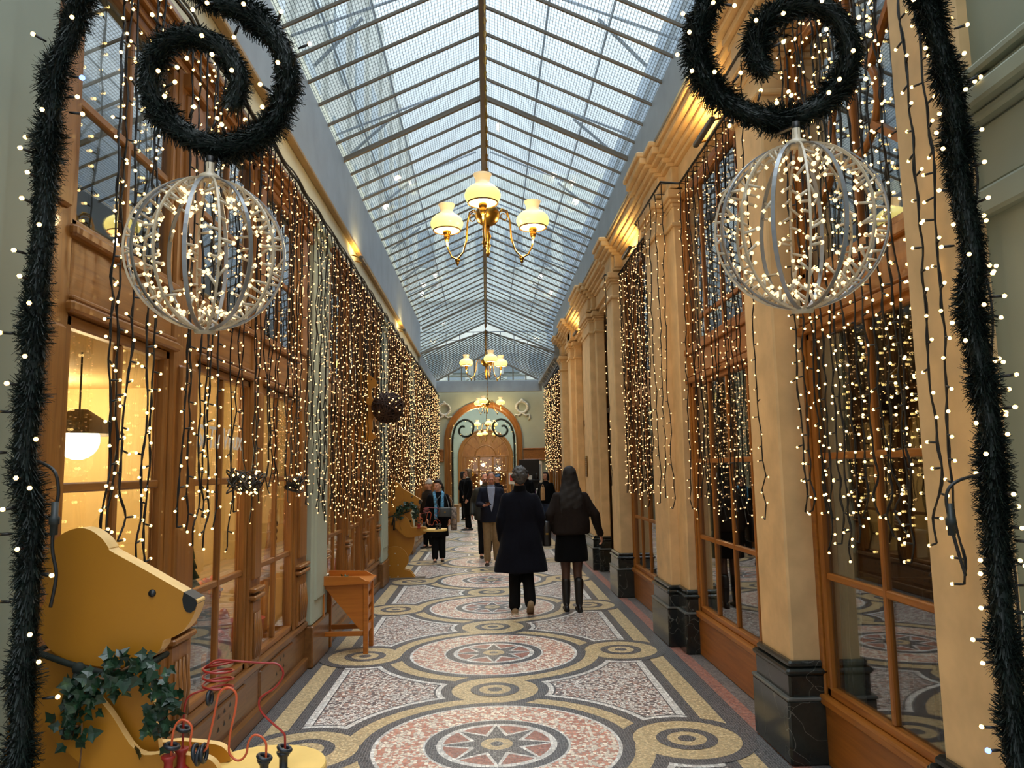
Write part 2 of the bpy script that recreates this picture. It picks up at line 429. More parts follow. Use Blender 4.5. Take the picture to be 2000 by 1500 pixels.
def person(label, loc, yaw, H, skin, armL, armR, legs, cloth, hair=None, head=(0, 0), beard=None, glasses=False, group=None, lean=0, face=True, curl=.5, handdir=None, vox=.0095):
    """local frame: looks towards -y; metres at a height of 1.75, scaled to H.
    armL/armR: (elbow, wrist) on the +x / -x side; legs: [(knee, ankle, toe_pitch)] for +x, -x"""
    t = empty('person', loc, yaw, label, 'person', group); k = H/1.75; t.scale = (k, k, k)
    HM = Matrix.Translation((0, .01, 1.53)) @ Matrix.Rotation(head[1], 4, 'Z') @ Matrix.Rotation(head[0], 4, 'X') @ Matrix.Translation((0, -.01, -1.53))
    def hm(mb, fn):
        q = MB(); fn(q); mb.add([HM @ Vector(v) for v in q.v], q.f, 0, True)
    b = MB()
    def hd(q):
        q.ball((0,.018,1.648), (.076,.094,.103), 18, 12); q.ball((0,-.022,1.58), (.058,.066,.062), 14, 10); q.ball((0,-.06,1.552), (.026,.024,.02), 10, 6)
        q.ball((0,-.080,1.656), (.05,.016,.013), 10, 6); q.ball((0,-.098,1.612), (.0145,.022,.016), 8, 6); q.tube([(0,-.078,1.65),(0,-.10,1.618)], [.010,.013], 8)
        for s in (-1, 1): q.ball((s*.078,.015,1.62), (.011,.024,.034), 8, 6); q.ball((s*.038,-.062,1.60), (.026,.022,.026), 8, 6)
        q.ball((0,-.082,1.582), (.024,.012,.010), 8, 6)
    hm(b, hd); b.tube([(0,.025,1.40),(0,.02,1.48),(0,.012,1.57)], [.075,.056,.052], 14)
    torso(b, [(.86,.14,.10),(.95,.155,.11),(1.08,.14,.10),(1.22,.155,.105),(1.34,.15,.095),(1.40,.12,.075),(1.45,.055,.05)])
    SX = .158
    for s, arm, hdv in ((1, armL, (handdir or {}).get('L')), (-1, armR, (handdir or {}).get('R'))):
        if arm is None: continue
        sh = (s*SX, .015, 1.365); limb(b, [sh, arm[0], arm[1]], [.040,.034,.027])
        d = (Vector(arm[1])-Vector(arm[0])) if hdv is None else Vector(hdv[0]); pal = (-s, -.2, 0) if hdv is None else hdv[1]
        hand(b, arm[1], d, pal, curl, 1 if hdv is None or len(hdv) < 3 else hdv[2])
    for s, lg in ((1, legs[0]), (-1, legs[1])):
        limb(b, [(s*.085, .0, .90), lg[0], lg[1]], [.082,.052,.036]); limb(b, [lg[1], (lg[1][0], lg[1][1]-.07, max(.05, lg[1][2]-.04))], [.034,.03])
    link('body', blob(b, vox, 3), t, True).data.materials.append(skin)
    if face:
        for s in (-1, 1):
            e = MB(); e.ball(HM @ Vector((s*.031,-.0735,1.634)), (.011,.008,.0075), 10, 6, 0); e.ball(HM @ Vector((s*.031,-.0805,1.634)), (.0052,.003,.0058), 8, 5, 1); e.build('eye', [EYEW, EYED], t, True)
            e = MB(); e.tube([HM @ Vector((s*.016,-.088,1.652)), HM @ Vector((s*.034,-.086,1.657)), HM @ Vector((s*.05,-.074,1.651))], [.004,.0045,.003], 6); e.build('eyebrow', HAIRB if hair is None else hair[1], t, True)
        e = MB(); e.tube([HM @ Vector((-.022,-.084,1.578)), HM @ Vector((0,-.094,1.577)), HM @ Vector((.022,-.084,1.578))], [.003,.006,.003], 6); e.build('mouth', LIPS, t, True)
    if glasses:
        e = MB()
        for s in (-1, 1): e.tube([HM @ Vector((s*.034+.023*cos(q), -.094, 1.634+.017*sin(q))) for q in [2*pi*i/16 for i in range(16)]], .003, 5, closed=True); e.tube([HM @ Vector((s*.057,-.092,1.637)), HM @ Vector((s*.08,.0,1.637))], .0025, 5)
        e.tube([HM @ Vector((-.011,-.095,1.637)), HM @ Vector((.011,-.095,1.637))], .0028, 5); e.build('glasses', EYED, t, True)
    if beard:
        e = MB(); hm(e, lambda q: (q.ball((0,-.034,1.562), (.060,.062,.05), 14, 10), q.ball((0,-.085,1.592), (.028,.012,.008), 8, 6))); link('beard', blob(e, .008, 2, .002, 40), t, True).data.materials.append(beard)
    if hair:
        e = MB(); hm(e, hair[0]); link('hair', blob(e, .0085, 2, hair[2] if len(hair) > 2 else .002, hair[3] if len(hair) > 3 else 40), t, True).data.materials.append(hair[1])
    for nm, fn, mt, vx, amp in cloth:
        q = MB(); fn(q); me = blob(q, vx, 5, amp, 8, len(label)); o = link(nm, me, t, True)
        for mm in (mt if isinstance(mt, (list, tuple)) else [mt]): me.materials.append(mm)
        if isinstance(mt, (list, tuple)):
            zs = [v.co.z for v in me.vertices]; z0 = min(zs)
            for p in me.polygons: p.material_index = 1 if p.center.z < z0+.028 else 0
    return t
def sleeves(q, aL, aR, r0=.066, r1=.052, r2=.043, cut=1.0):
    for s, a in ((1, aL), (-1, aR)):
        if a is None: continue
        e, w = Vector(a[0]), Vector(a[1]); limb(q, [(s*.168,.015,1.38), e, e.lerp(w, cut)], [r0, r1, r2])
def shoe(s, ank, pitch=0, yaw=0, big=1.0):
    def f(q):
        M = Matrix.Translation(Vector(ank)) @ Matrix.Rotation(yaw, 4, 'Z') @ Matrix.Rotation(pitch, 4, 'X')
        u = MB(); z0 = -ank[2] if pitch == 0 else -.085
        for y, w, h in ((.055,.034,.085),(.02,.036,.095),(-.03,.039,.085),(-.08,.044,.062),(-.13,.043,.05),(-.165,.034,.042)): u.ball((0, y, z0+h*.5), (w*big, .045, h*.5), 10, 8)
        u.box(-.034*big, .034*big, -.16, .07, z0, z0+.03)
        q.add([M @ Vector(v) for v in u.v], u.f, 0, True)
    return f
def trousers(legs, r=(.098,.075,.066), top=.98, drop=.92):
    def f(q):
        torso(q, [(top-.16,.155,.115),(top-.05,.165,.12),(top,.16,.115)])
        for s, lg in ((1, legs[0]), (-1, legs[1])):
            kn, an = Vector(lg[0]), Vector(lg[1]); limb(q, [(s*.085,.0,.88), kn, kn.lerp(an, drop)], r)
    return f
short_hair = lambda q: (q.ball((0,.034,1.672), (.084,.092,.094), 16, 12), q.ball((0,.072,1.62), (.074,.052,.07), 14, 10), q.ball((0,-.02,1.725), (.062,.06,.034), 12, 8))
def curly(q):
    short_hair(q); r = random.Random(4)
    for i in range(120):
        d = Vector((r.gauss(0,1), r.gauss(.25,.8), r.gauss(.35,.7))).normalized()
        q.ball(Vector((0,.030,1.668))+Vector((d.x*.09, d.y*.097, d.z*.102)), r.uniform(.013,.022), 7, 5)
bald = lambda q: (q.ball((0,.062,1.625), (.082,.06,.075), 14, 10), q.ball((0,.036,1.672), (.081,.092,.084), 14, 10))
def long_hair(q):
    short_hair(q)
    R = []
    for z, rx_, ry_, dy in ((1.70,.085,.07,.035),(1.62,.098,.065,.05),(1.54,.112,.058,.065),(1.46,.135,.048,.09),(1.38,.15,.04,.112),(1.30,.145,.03,.125),(1.24,.12,.02,.13)):
        R.append([(rx_*cos(a), dy+ry_*sin(a), z) for a in [2*pi*i/20 for i in range(20)]])
    q.loft(R, 0, True)
    for i in range(9): q.tube([(-.115+.029*i,.12,1.30),(-.12+.030*i,.135,1.19-.03*(i % 3))], [.02,.005], 6)
def tail_hair(q):
    short_hair(q); q.tube([(0,.10,1.66),(0.01,.15,1.63),(.03,.16,1.55),(.04,.15,1.46)], [.03,.036,.03,.012], 8)
def bob_hair(q):
    short_hair(q); torso(q, [(1.50,.09,.05,0,.05),(1.56,.098,.07,0,.045),(1.64,.092,.085,0,.035),(1.70,.08,.08,0,.03)])
# man in the long navy coat, walking away
aL = ((.245,.06,1.15), (.235,-.02,.93)); aR = ((-.25,.055,1.15), (-.24,-.02,.93))
lg = [((.075,-.015,.50), (.085,.045,.09), 0), ((-.075,-.0,.49), (-.10,.13,.135), 0)]
def coat1(q):
    torso(q, [(.50,.335,.18,.0,.035),(.54,.332,.178,.0,.035),(.72,.285,.16,0,.03),(.92,.245,.145,0,.025),(1.10,.212,.132,0,.02),(1.26,.212,.13,0,.02),(1.36,.212,.118,0,.02),(1.42,.178,.095,0,.02),(1.465,.095,.07,0,.025),(1.50,.07,.062,0,.03)])
    sleeves(q, aL, aR, .068, .060, .055)
    q.ball((.235,-.02,.90), (.055,.055,.06)); q.ball((-.245,-.02,.90), (.055,.055,.06))
    q.tube([(0,.15,1.35),(0,.168,1.0),(0,.195,.54)], [.006,.008,.010], 6)
def collar(q):
    torso(q, [(1.44,.10,.075,0,.022),(1.48,.082,.072,0,.03),(1.54,.072,.068,0,.034)])
person('man seen from behind in a long navy coat, walking away on the mosaic floor', (.385,9.24,0), pi, 1.715, SKIN, aL, aR, lg,
    [('coat', coat1, NAVY, .011, .006), ('collar', collar, BLACKW, .010, 0), ('trousers', trousers(lg, (.094,.076,.068), .98, .97), BLACKT, .012, .004),
     ('shoe', shoe(1, (.085,.045,.095), 0, 0, 1.18), [SNEAK, SOLE], .009, 0), ('shoe', shoe(-1, (-.10,.13,.15), .55, 0, 1.18), [SNEAK, SOLE_D], .009, 0)],
    hair=(curly, HAIRG, .002, 50), head=(0, .12), face=True)
# woman with long hair, walking away
aL2 = ((.255,.07,1.17), (.28,.0,.98)); aR2 = ((-.30,.04,1.16), (-.375,-.06,.91))
lg2 = [((.07,-.01,.49), (.075,.0,.10), 0), ((-.07,.0,.49), (-.075,.07,.105), 0)]
def jacket2(q):
    torso(q, [(.925,.225,.135,0,.02),(.95,.235,.14,0,.02),(1.08,.232,.138,0,.02),(1.22,.22,.132,0,.018),(1.34,.215,.12,0,.015),(1.42,.18,.095,0,.015),(1.46,.10,.066,0,.02)])
    sleeves(q, aL2, aR2, .064, .057, .05, .93)
def skirt2(q): torso(q, [(.60,.205,.135),(.63,.207,.137),(.78,.198,.132),(.90,.185,.125),(1.0,.165,.115)])
def boots(s, an):
    def f(q): limb(q, [(an[0], an[1]-.0, .36), (an[0], an[1], .10)], [.058,.046]); shoe(s, an)(q)
    return f
def tights2(q):
    for s, l in ((1, lg2[0]), (-1, lg2[1])): limb(q, [(s*.085,0,.80), l[0], (l[1][0], l[1][1], .22)], [.088,.057,.045])
person('woman seen from behind with long dark hair, brown jacket and black skirt', (1.00,9.32,0), pi, 1.72, SKIN, aL2, aR2, lg2,
    [('jacket', jacket2, BROWNJ, .011, .007), ('skirt', skirt2, BLACKW, .012, .003), ('tights', tights2, TIGHTS, .010, 0), ('boot', boots(1, (.075,.0,.10)), [LEATH, SOLE_D], .010, .002), ('boot', boots(-1, (-.075,.07,.105)), [LEATH, SOLE_D], .010, .002)],
    hair=(long_hair, HAIRB, .003, 30), head=(0, 0))
def bag(name, label, c, size, mt, strap=None, yaw=0):
    R = Matrix.Rotation(yaw, 3, 'Z'); q = MB(); x, y, z = size; rings = []
    for zz, k in ((-z/2, .86), (-z/2+.02, 1), (z*.2, .97), (z/2-.02, .86), (z/2, .78)):
        rings.append([Vector(c)+R @ Vector((x/2*k*(abs(cos(a))**.6)*(1 if cos(a) >= 0 else -1), y/2*k*(abs(sin(a))**.6)*(1 if sin(a) >= 0 else -1), zz)) for a in [2*pi*i/20 for i in range(20)]])
    q.loft(rings, 0, True); o = tag(q.build(name, mt), label, 'bag')
    if strap: s = MB(); s.tube(catmull([Vector(p) for p in strap], 4), .009, 6); s.build('strap', mt, o)
    k = MB(); k.obox(Vector(c)+R @ Vector((0,-y/2*.98,.0)), (.03,.008,.02), R); k.build('clasp', BRASS, o)
    return o
bag('handbag', 'black handbag at the hip of the long-haired woman in the brown jacket', (.70,9.30,.93), (.11,.26,.30), LEATH, [(.70,9.22,1.06),(.745,9.27,1.26),(.81,9.30,1.40),(.765,9.36,1.26),(.70,9.38,1.06)])
# man with glasses and beard in a dark green jacket
aL3 = ((.25,.05,1.15), (.25,-.05,.90)); aR3 = ((-.255,.05,1.15), (-.27,-.06,.90))
lg3 = [((.08,-.05,.50), (.075,.10,.12), 0), ((-.075,-.03,.49), (-.085,-.03,.09), 0)]
def jacket3(q):
    torso(q, [(.78,.225,.15),(.82,.228,.152),(.98,.215,.145),(1.10,.205,.14),(1.26,.212,.138),(1.38,.20,.115),(1.43,.16,.09),(1.475,.085,.066),(1.50,.08,.065)]); sleeves(q, aL3, aR3, .072, .06, .05, .95)
def ncol(q): torso(q, [(1.43,.07,.07,0,-.01),(1.50,.066,.066,0,.0),(1.53,.062,.06,0,.005)])
person('man with glasses and a short beard in a dark green jacket, walking this way', (-.06,15.05,0), .08, 1.64, SKIN_R, aL3, aR3, lg3,
    [('jacket', jacket3, GREENJ, .012, .006), ('collar', ncol, KHAKI, .009, 0), ('trousers', trousers(lg3), BLACKT, .012, .004), ('shoe', shoe(1, (.075,.10,.12), .3), [LEATH, SOLE_D], .009, 0), ('shoe', shoe(-1, (-.085,-.03,.09)), [LEATH, SOLE_D], .009, 0)],
    hair=(bald, HAIRS), head=(.22, .1), beard=HAIRS, glasses=True)
# man looking at his phone
aL4 = ((.25,.06,1.16), (.25,-.03,.92)); aR4 = ((-.245,-.02,1.13), (-.13,-.26,1.12))
lg4 = [((.085,-.03,.50), (.09,.05,.10), 0), ((-.08,-.05,.49), (-.085,-.04,.09), 0)]
def blazer4(q):
    torso(q, [(.80,.215,.14),(.84,.218,.142),(1.0,.205,.138),(1.14,.20,.134),(1.28,.212,.134),(1.38,.205,.115),(1.43,.165,.09),(1.47,.088,.066)]); sleeves(q, aL4, aR4, .07, .058, .048, .93)
def shirt4(q):
    q.prism([(-.075,1.46),(.075,1.46),(.065,1.34),(.03,1.10),(.0,.98),(-.03,1.10),(-.065,1.34)], lambda u, v, t_: (u+.01, t_-.045*max(0, 1-(v-1.3)**2*8), v), -.135, -.07)
    torso(q, [(1.43,.075,.072,0,-.01),(1.50,.066,.068,0,-.005)])
person('man in a blue blazer and pale blue shirt looking down at a phone', (.06,13.9,0), -.05, 1.675, SKIN_R, aL4, aR4, lg4,
    [('blazer', blazer4, BLAZER, .012, .004), ('shirt', shirt4, SHIRT, .009, .001), ('trousers', trousers(lg4), KHAKI, .012, .004), ('shoe', shoe(1, (.09,.05,.10)), [LEATH, SOLE_D], .009, 0), ('shoe', shoe(-1, (-.085,-.04,.09)), [LEATH, SOLE_D], .009, 0)],
    hair=(bald, HAIRS), head=(.42, .12), handdir={'R': ((.75,-.55,.1), (0,.1,1), -1)}, curl=.55)
q = MB(); q.obox((0.06-.055,13.9-.295,1.112), (.072,.145,.010), Matrix.Rotation(-.35,3,'Z') @ Matrix.Rotation(-.35,3,'X')); o = tag(q.build('phone', EYED), 'black phone held by the man in the blue blazer', 'phone')
q = MB(); q.obox((0.06-.055,13.9-.295,1.1182), (.066,.134,.0015), Matrix.Rotation(-.35,3,'Z') @ Matrix.Rotation(-.35,3,'X')); q.build('screen', plain('phone_glass', srgb(40,44,52), .1), o)
# woman with the blue scarf
aL5 = ((.245,.05,1.15), (.235,-.07,.90)); aR5 = ((-.245,.03,1.15), (-.235,-.10,.92))
lg5 = [((.075,-.03,.49), (.085,.04,.10), 0), ((-.07,-.01,.49), (-.08,-.06,.09), 0)]
def coat5(q):
    torso(q, [(.56,.225,.15),(.60,.226,.15),(.80,.215,.142),(1.0,.20,.135),(1.15,.19,.13),(1.30,.20,.13),(1.40,.185,.105),(1.45,.12,.075),(1.50,.07,.064)]); sleeves(q, aL5, aR5, .07, .057, .048, .93)
def scarf5(q):
    q.tube([(.075,.04,1.49),(.10,-.06,1.46),(.085,-.125,1.36),(.075,-.155,1.18),(.085,-.15,1.12)], [.035,.038,.036,.04,.03], 8); q.tube([(-.075,.04,1.49),(-.09,-.06,1.46),(-.075,-.125,1.36),(-.06,-.155,1.15),(-.065,-.155,1.0),(-.06,-.15,.92)], [.035,.036,.034,.038,.04,.03], 8); q.tube([(.075,.04,1.49),(0,.085,1.50),(-.075,.04,1.49)], .032, 8)
person('dark-haired woman in a black coat with a pale blue patterned scarf', (-.935,14.45,0), .12, 1.53, SKIN, aL5, aR5, lg5,
    [('coat', coat5, BLACKW, .012, .004), ('scarf', scarf5, SCARF, .009, .003), ('trousers', trousers(lg5, (.095,.078,.07)), BLACKT, .012, .003), ('shoe', shoe(1, (.085,.04,.10)), [LEATH, SOLE], .009, 0), ('shoe', shoe(-1, (-.08,-.06,.09)), [LEATH, SOLE], .009, 0)],
    hair=(tail_hair, HAIRB), head=(.12, -.65))
bag('shoulder_bag', 'small dark grey bag across the front of the woman with the blue scarf', (-.80,14.25,.94), (.26,.09,.17), plain('dark_grey_leather', srgb(60,64,64), .45), [(-.90,14.27,1.0),(-.95,14.30,1.15),(-.83,14.42,1.27),(-.76,14.40,1.15),(-.72,14.27,1.0)], .12)
bag('tote_bag', 'checked tote bag hanging behind the arm of the woman with the blue scarf', (-.645,14.50,.80), (.12,.26,.42), plain('checked_cloth', srgb(140,124,112), .8, 0, .6, 22), [(-.645,14.44,.98),(-.67,14.47,1.12),(-.735,14.46,1.22),(-.67,14.54,1.12),(-.645,14.56,.98)])
# people farther away
SA = ((.24,.04,1.15), (.22,-.05,.90)); SB_ = ((-.24,.04,1.15), (-.22,-.05,.90)); SL = [((.075,-.02,.49), (.08,.03,.09), 0), ((-.075,-.02,.49), (-.08,-.02,.09), 0)]
def coatx(hem):
    def f(q):
        torso(q, [(hem,.215,.145),(hem+.03,.216,.146),(.98,.20,.138),(1.15,.195,.132),(1.30,.205,.132),(1.40,.185,.105),(1.45,.11,.075),(1.50,.068,.062)]); sleeves(q, SA, SB_, .07, .057, .048, .93)
    return f
def fars(label, loc, yaw, H, hair, coat, hem, legm, extra=(), skin=SKIN):
    person(label, loc, yaw, H, skin, SA, SB_, SL, [('coat', coatx(hem), coat, .014, .004), ('trousers', trousers(SL), legm, .014, .003), ('shoe', shoe(1, (.08,.03,.09)), [LEATH, SOLE_D], .011, 0), ('shoe', shoe(-1, (-.08,-.02,.09)), [LEATH, SOLE_D], .011, 0)]+list(extra), hair=hair, vox=.013)
beanie = lambda q: (q.ball((0,.018,1.685), (.09,.105,.085), 14, 10), q.ball((0,.02,1.775), .03, 8, 6), q.tube([(.088*cos(a), .018+.102*sin(a), 1.665) for a in [2*pi*i/16 for i in range(17)]], .016, 6))
cap = lambda q: (q.ball((0,.02,1.685), (.086,.102,.075), 14, 10), q.ball((0,-.11,1.675), (.06,.055,.010), 12, 6))
fars('person in a grey knitted hat just behind the woman with the blue scarf', (-1.33,17.2,0), -.7, 1.50, (short_hair, HAIRD), BROWNJ, .70, BLACKT, [('knitted_hat', beanie, KNIT, .010, .002)])
fars('blond woman in a black coat turned sideways in front of the far arch', (-.56,21.9,0), -1.45, 1.74, (bob_hair, HAIRD), BLACKW, .45, BLACKT, [('white_collar', ncol, WHITE, .010, 0)])
fars('person in a pale blue cap and dark jacket beyond the two facing men', (.24,19.6,0), -1.0, 1.60, (short_hair, HAIRB), NAVY, .80, BLACKT, [('cap', cap, CAPB, .010, 0)])
fars('dark-haired person in black near the stall by the far arch', (1.10,21.6,0), 2.6, 1.66, (short_hair, HAIRB), BLACKW, .75, BLACKT)
fars('woman in black with blue jeans standing by the last stone pilaster', (1.55,20.4,0), -.5, 1.62, (bob_hair, HAIRB), BLACKW, .85, DENIM)
fars('person in a dark coat half hidden beyond the left jamb of the arch', (-.83,26.4,0), 1.2, 1.66, (bob_hair, HAIRB), BLACKW, .62, BLACKT)
bag('paper_bag', 'tan paper bag held by the woman in blue jeans by the last pilaster', (1.45,20.12,1.05), (.12,.08,.34), cbx, [(1.42,20.12,1.22),(1.45,20.12,1.30),(1.48,20.12,1.22)])
bpy.data.scenes.remove(TMP)
# ------------------------------------------------------------------ camera
FPX = 1480.0
AX = Vector((0.9993, 0, 0))
def norm(v): return v.normalized()
R_ = 0.018; VX, VY = 952.0, 918.0; HC = 1.70
fy = Vector(((VX-1000)/FPX, -(VY-750)/FPX, -1)).normalized()
up = Vector((-sin(R_), cos(R_), 0)); up.z = -(up.x*fy.x+up.y*fy.y)/fy.z; up.normalize()
rx = fy.cross(up)
cd = bpy.data.cameras.new('camera'); cam = bpy.data.objects.new('camera', cd); COL.objects.link(cam)
cd.sensor_width = 36; cd.lens = FPX/2000*36; cd.clip_start = .05; cd.clip_end = 400
cam.matrix_world = Matrix(((rx.x, rx.y, rx.z, 0), (fy.x, fy.y, fy.z, 0), (up.x, up.y, up.z, HC), (0,0,0,1)))
SC.camera = cam

# ------------------------------------------------------------------ floor mosaic
PER = 2.37; S0 = 4.93; XC = .035
fl = MB()
fl.box(-1.70, 1.97, .2, 44, -.08, 0, 6)
Z = [.0004*i for i in range(1, 40)]
Y0f, Y1f = .2, 40
def rc(a, b, z, m): fl.rect(a, b, Y0f, Y1f, z, m)
rc(max(-1.695, XC-1.77), XC+1.77, Z[0], 5)
rc(XC-1.665, XC+1.665, Z[1], 0)
rc(XC-1.525, XC+1.525, Z[2], 1)
rc(XC-1.385, XC+1.385, Z[3], 0)
rc(XC-1.30, XC+1.30, Z[4], 2)
rc(XC-1.245, XC+1.245, Z[5], 0)
rc(XC-1.235, XC+1.235, Z[6], 3)
ks = range(-2, 15)
for k in ks:
    y = S0+PER*k; ym = y+PER/2
    eyes = [(XC-1.19, y, -1), (XC+1.19, y, 1)]
    # white edging then thin dark line then white again around the fields
    pieces = [(XC, y, 1.0, 0)] + [(XC, ym, 0, 1)] + [(e[0], e[1], 0, 2+i) for i, e in enumerate(eyes)]
    e_ = .00005
    def cdisc(cx, cy, r, z, m, lim):
        if lim is None: fl.disc(cx, cy, r, z, m); return
        v = [(min(max(cx+r*cos(2*pi*q/64), XC-lim), XC+lim), cy+r*sin(2*pi*q/64), z) for q in range(64)]
        fl.add(v, [tuple(range(64))], m)
    for (r1, r2, z, m, lim) in ((1.115, .475, Z[7], 0, 1.30), (1.10, .46, Z[8], 2, 1.30), (1.058, .418, Z[10], 0, 1.60), (.972, .335, Z[11], 1, None)):
        for px, py, big, j in pieces:
            cdisc(px, py, r1 if big else r2, z+e_*j+(e_*4 if k % 2 else 0), m, lim)
    # dividing lines of the interlace
    fl.arc(XC, ym, .335, .418, 265, 345, Z[13], 0); fl.arc(XC, ym, .335, .418, 85, 165, Z[13], 0)
    for i, (ex, ey, sg) in enumerate(eyes):
        if sg > 0: fl.arc(ex, ey, .335, .418, 5, 190, Z[13]+e_*(3+i), 0)
        else: fl.arc(ex, ey, .335, .418, 185, 370, Z[13]+e_*(3+i), 0)
    # medallion
    fl.disc(XC, y, .852, Z[15], 0); fl.disc(XC, y, .775, Z[16], 2); fl.disc(XC, y, .752, Z[16]+.0002, 4)
    fl.disc(XC, y, .46, Z[17], 2); fl.disc(XC, y, .445, Z[18], 0); fl.disc(XC, y, .375, Z[19], 2); fl.disc(XC, y, .335, Z[20], 5)
    def star(n, r0, r1, z, m):
        v = []
        for i in range(2*n):
            a = pi/2 + pi*i/n; r = r0 if i % 2 == 0 else r1
            v.append((XC+r*cos(a), y+r*sin(a), z))
        v.append((XC, y, z))
        fl.add(v, [(2*n, i, (i+1) % (2*n)) for i in range(2*n)], m)
    star(8, .39, .185, Z[21], 2); star(8, .335, .145, Z[22], 0)
    fl.disc(XC, y, .10, Z[23], 1, 32); fl.disc(XC, y, .04, Z[24], 0, 24)
    # eye middles
    for ex, ey in [(XC, ym)] + [(e[0], e[1]) for e in eyes]:
        fl.disc(ex, ey, .19, Z[16]+.0003, 0); fl.disc(ex, ey, .122, Z[17], 1, 40); fl.disc(ex, ey, .056, Z[18], 0, 32)
struct(fl.build('floor', FM))

# ------------------------------------------------------------------ left shop front
XL = -1.62
def trim(mb, mats): return struct(mb.build(num('trim'), mats))
def lwindow(y0, y1, z0, z1, bars, xg, sgn, wm, wmy, pane, cols=2, fw=.05):
    """window in a wall whose outer face is xg; sgn +1: room behind lies at -x"""
    f = MB(); d = -.048*sgn
    f.bbox(xg, xg+d, y0, y0+fw, z0, z1, .008); f.bbox(xg, xg+d, y1-fw, y1, z0, z1, .008)
    f.bbox(xg, xg+d, y0, y1, z0, z0+fw, .008, 1); f.bbox(xg, xg+d, y0, y1, z1-fw, z1, .008, 1)
    root = struct(f.build(num('window'), [wm, wmy]))
    mu = MB()
    for i in range(1, cols):
        yy = y0+(y1-y0)*i/cols
        mu.bbox(xg-.012*sgn, xg+d, yy-.018, yy+.018, z0+fw, z1-fw, .006)
    for zb in bars: mu.bbox(xg-.014*sgn, xg+d, y0+fw, y1-fw, zb-.02, zb+.02, .006, 1)
    mu.build('glazing_bars', [wm, wmy], root)
    p = MB(); p.box(xg-.030*sgn, xg-.036*sgn, y0+.02, y1-.02, z0+.02, z1-.02)
    p.build('pane', pane, root)
    return root
lw_sets = [(2.72, 6.93, [(2.96,3.94),(4.29,5.28),(5.55,6.51)])]
for a, b in ((7.57, 11.45), (12.1, 15.9), (16.5, 20.3), (20.9, 24.3)):
    w = (b-a-.26*2-.28*2)/3; y = a+.26; l = []
    for i in range(3): l.append((y, y+w)); y += w+.28
    lw_sets.append((a, b, l))
for bi, (a, b, wins) in enumerate(lw_sets):
    base = MB()
    base.bbox(XL-.14, XL-.005, a, b, 0, .36, .01); base.bbox(XL-.14, XL+.03, a, b, 0, .10, .01)
    base.bbox(XL-.14, XL+.02, a, b, .355, .41, .012)
    for (y0, y1) in wins:                                        # raised field with ventilation slots
        base.bbox(XL-.06, XL+.008, y0+.02, y1-.02, .13, .33, .012)
        if bi != 0 or y0 > 4:
            ym = y0+(y1-y0)*.55
            for i in range(3):
                for j in range(2):
                    yy = ym+(i-1)*.10; zz = .19+j*.075+i*.006
                    base.add([(XL+.0095, yy, zz+.03), (XL+.0095, yy+.022, zz), (XL+.0095, yy-.022, zz)], [(0,1,2)], 1)
    trim(base, [W_BASE, BLACKWIRE])
    edges = [a] + [e for w in wins for e in w] + [b]
    for i in range(0, len(edges), 2):
        y0, y1 = edges[i], edges[i+1]
        p = MB(); p.bbox(XL-.10, XL, y0, y1, .40, 3.90, .012)
        mid = (y0+y1)/2; hw = (y1-y0)/2
        if hw > .09:
            p.bbox(XL-.02, XL+.022, mid-hw*.62, mid+hw*.62, .98, 2.28, .012)
            p.bbox(XL-.02, XL+.022, mid-hw*.62, mid+hw*.62, 2.74, 3.78, .012)
            p.bbox(XL-.02, XL+.018, mid-hw*.7, mid+hw*.7, .42, .84, .01)
            for zz in (.85, .90): p.bbox(XL-.02, XL+.045, mid-hw*.85, mid+hw*.85, zz, zz+.03, .008)
            for q in (-.45, -.15, .15, .45):                      # fluted carved foot
                p.tube([(XL+.02, mid+q*hw, .46), (XL+.028, mid+q*hw, .60), (XL+.022, mid+q*hw*.9, .76)], [.012,.016,.008], 6)
            p.bbox(XL-.02, XL+.05, mid-hw*.85, mid+hw*.85, 3.80, 3.88, .01)
        trim(p, W_LEFT)
    for (y0, y1) in wins:
        lwindow(y0, y1, .41, 2.34, (1.045, 1.66), XL-.015, 1, W_LEFT, W_LEFT_Y, PANE)
        lwindow(y0, y1, 2.68, 3.90, (3.24,), XL-.015, 1, W_LEFT, W_LEFT_Y, PANE_UP)
        fr = MB(); fr.bbox(XL-.09, XL-.01, y0, y1, 2.34, 2.68, .01)
        fr.bbox(XL-.03, XL+.03, y0-.03, y1+.03, 2.34, 2.385, .01); fr.bbox(XL-.03, XL+.018, y0-.01, y1+.01, 2.39, 2.41, .006)
        fr.bbox(XL-.03, XL+.025, y0-.03, y1+.03, 2.645, 2.69, .01)
        trim(fr, W_LEFT_Y)
    co = MB()
    for (x1, z0, z1) in ((.0, 3.90, 3.94), (.03, 3.94, 3.98), (.055, 3.98, 4.015), (.08, 4.015, 4.056)):
        co.bbox(XL-.1, XL+x1, a, b, z0, z1, .008)
    trim(co, W_LEFT_Y)
for y0, y1 in ((6.93,7.57),(11.45,12.1),(15.9,16.5),(20.3,20.9)):
    p = MB(); p.bbox(XL-.1, XL+.05, y0, y1, .36, 4.056, .012, 0); p.bbox(XL-.02, XL+.066, y0+.09, y1-.09, .55, 3.78, .02, 0)
    p.bbox(XL-.1, XL+.075, y0-.015, y1+.015, 3.86, 3.92, .012, 0); p.bbox(XL-.1, XL+.085, y0-.02, y1+.02, 3.98, 4.056, .012, 0)
    p.bbox(XL-.1, XL+.07, y0-.02, y1+.02, 0, .36, .012, 1)
    struct(p.build('pilaster', [GREEN, W_BASE]))
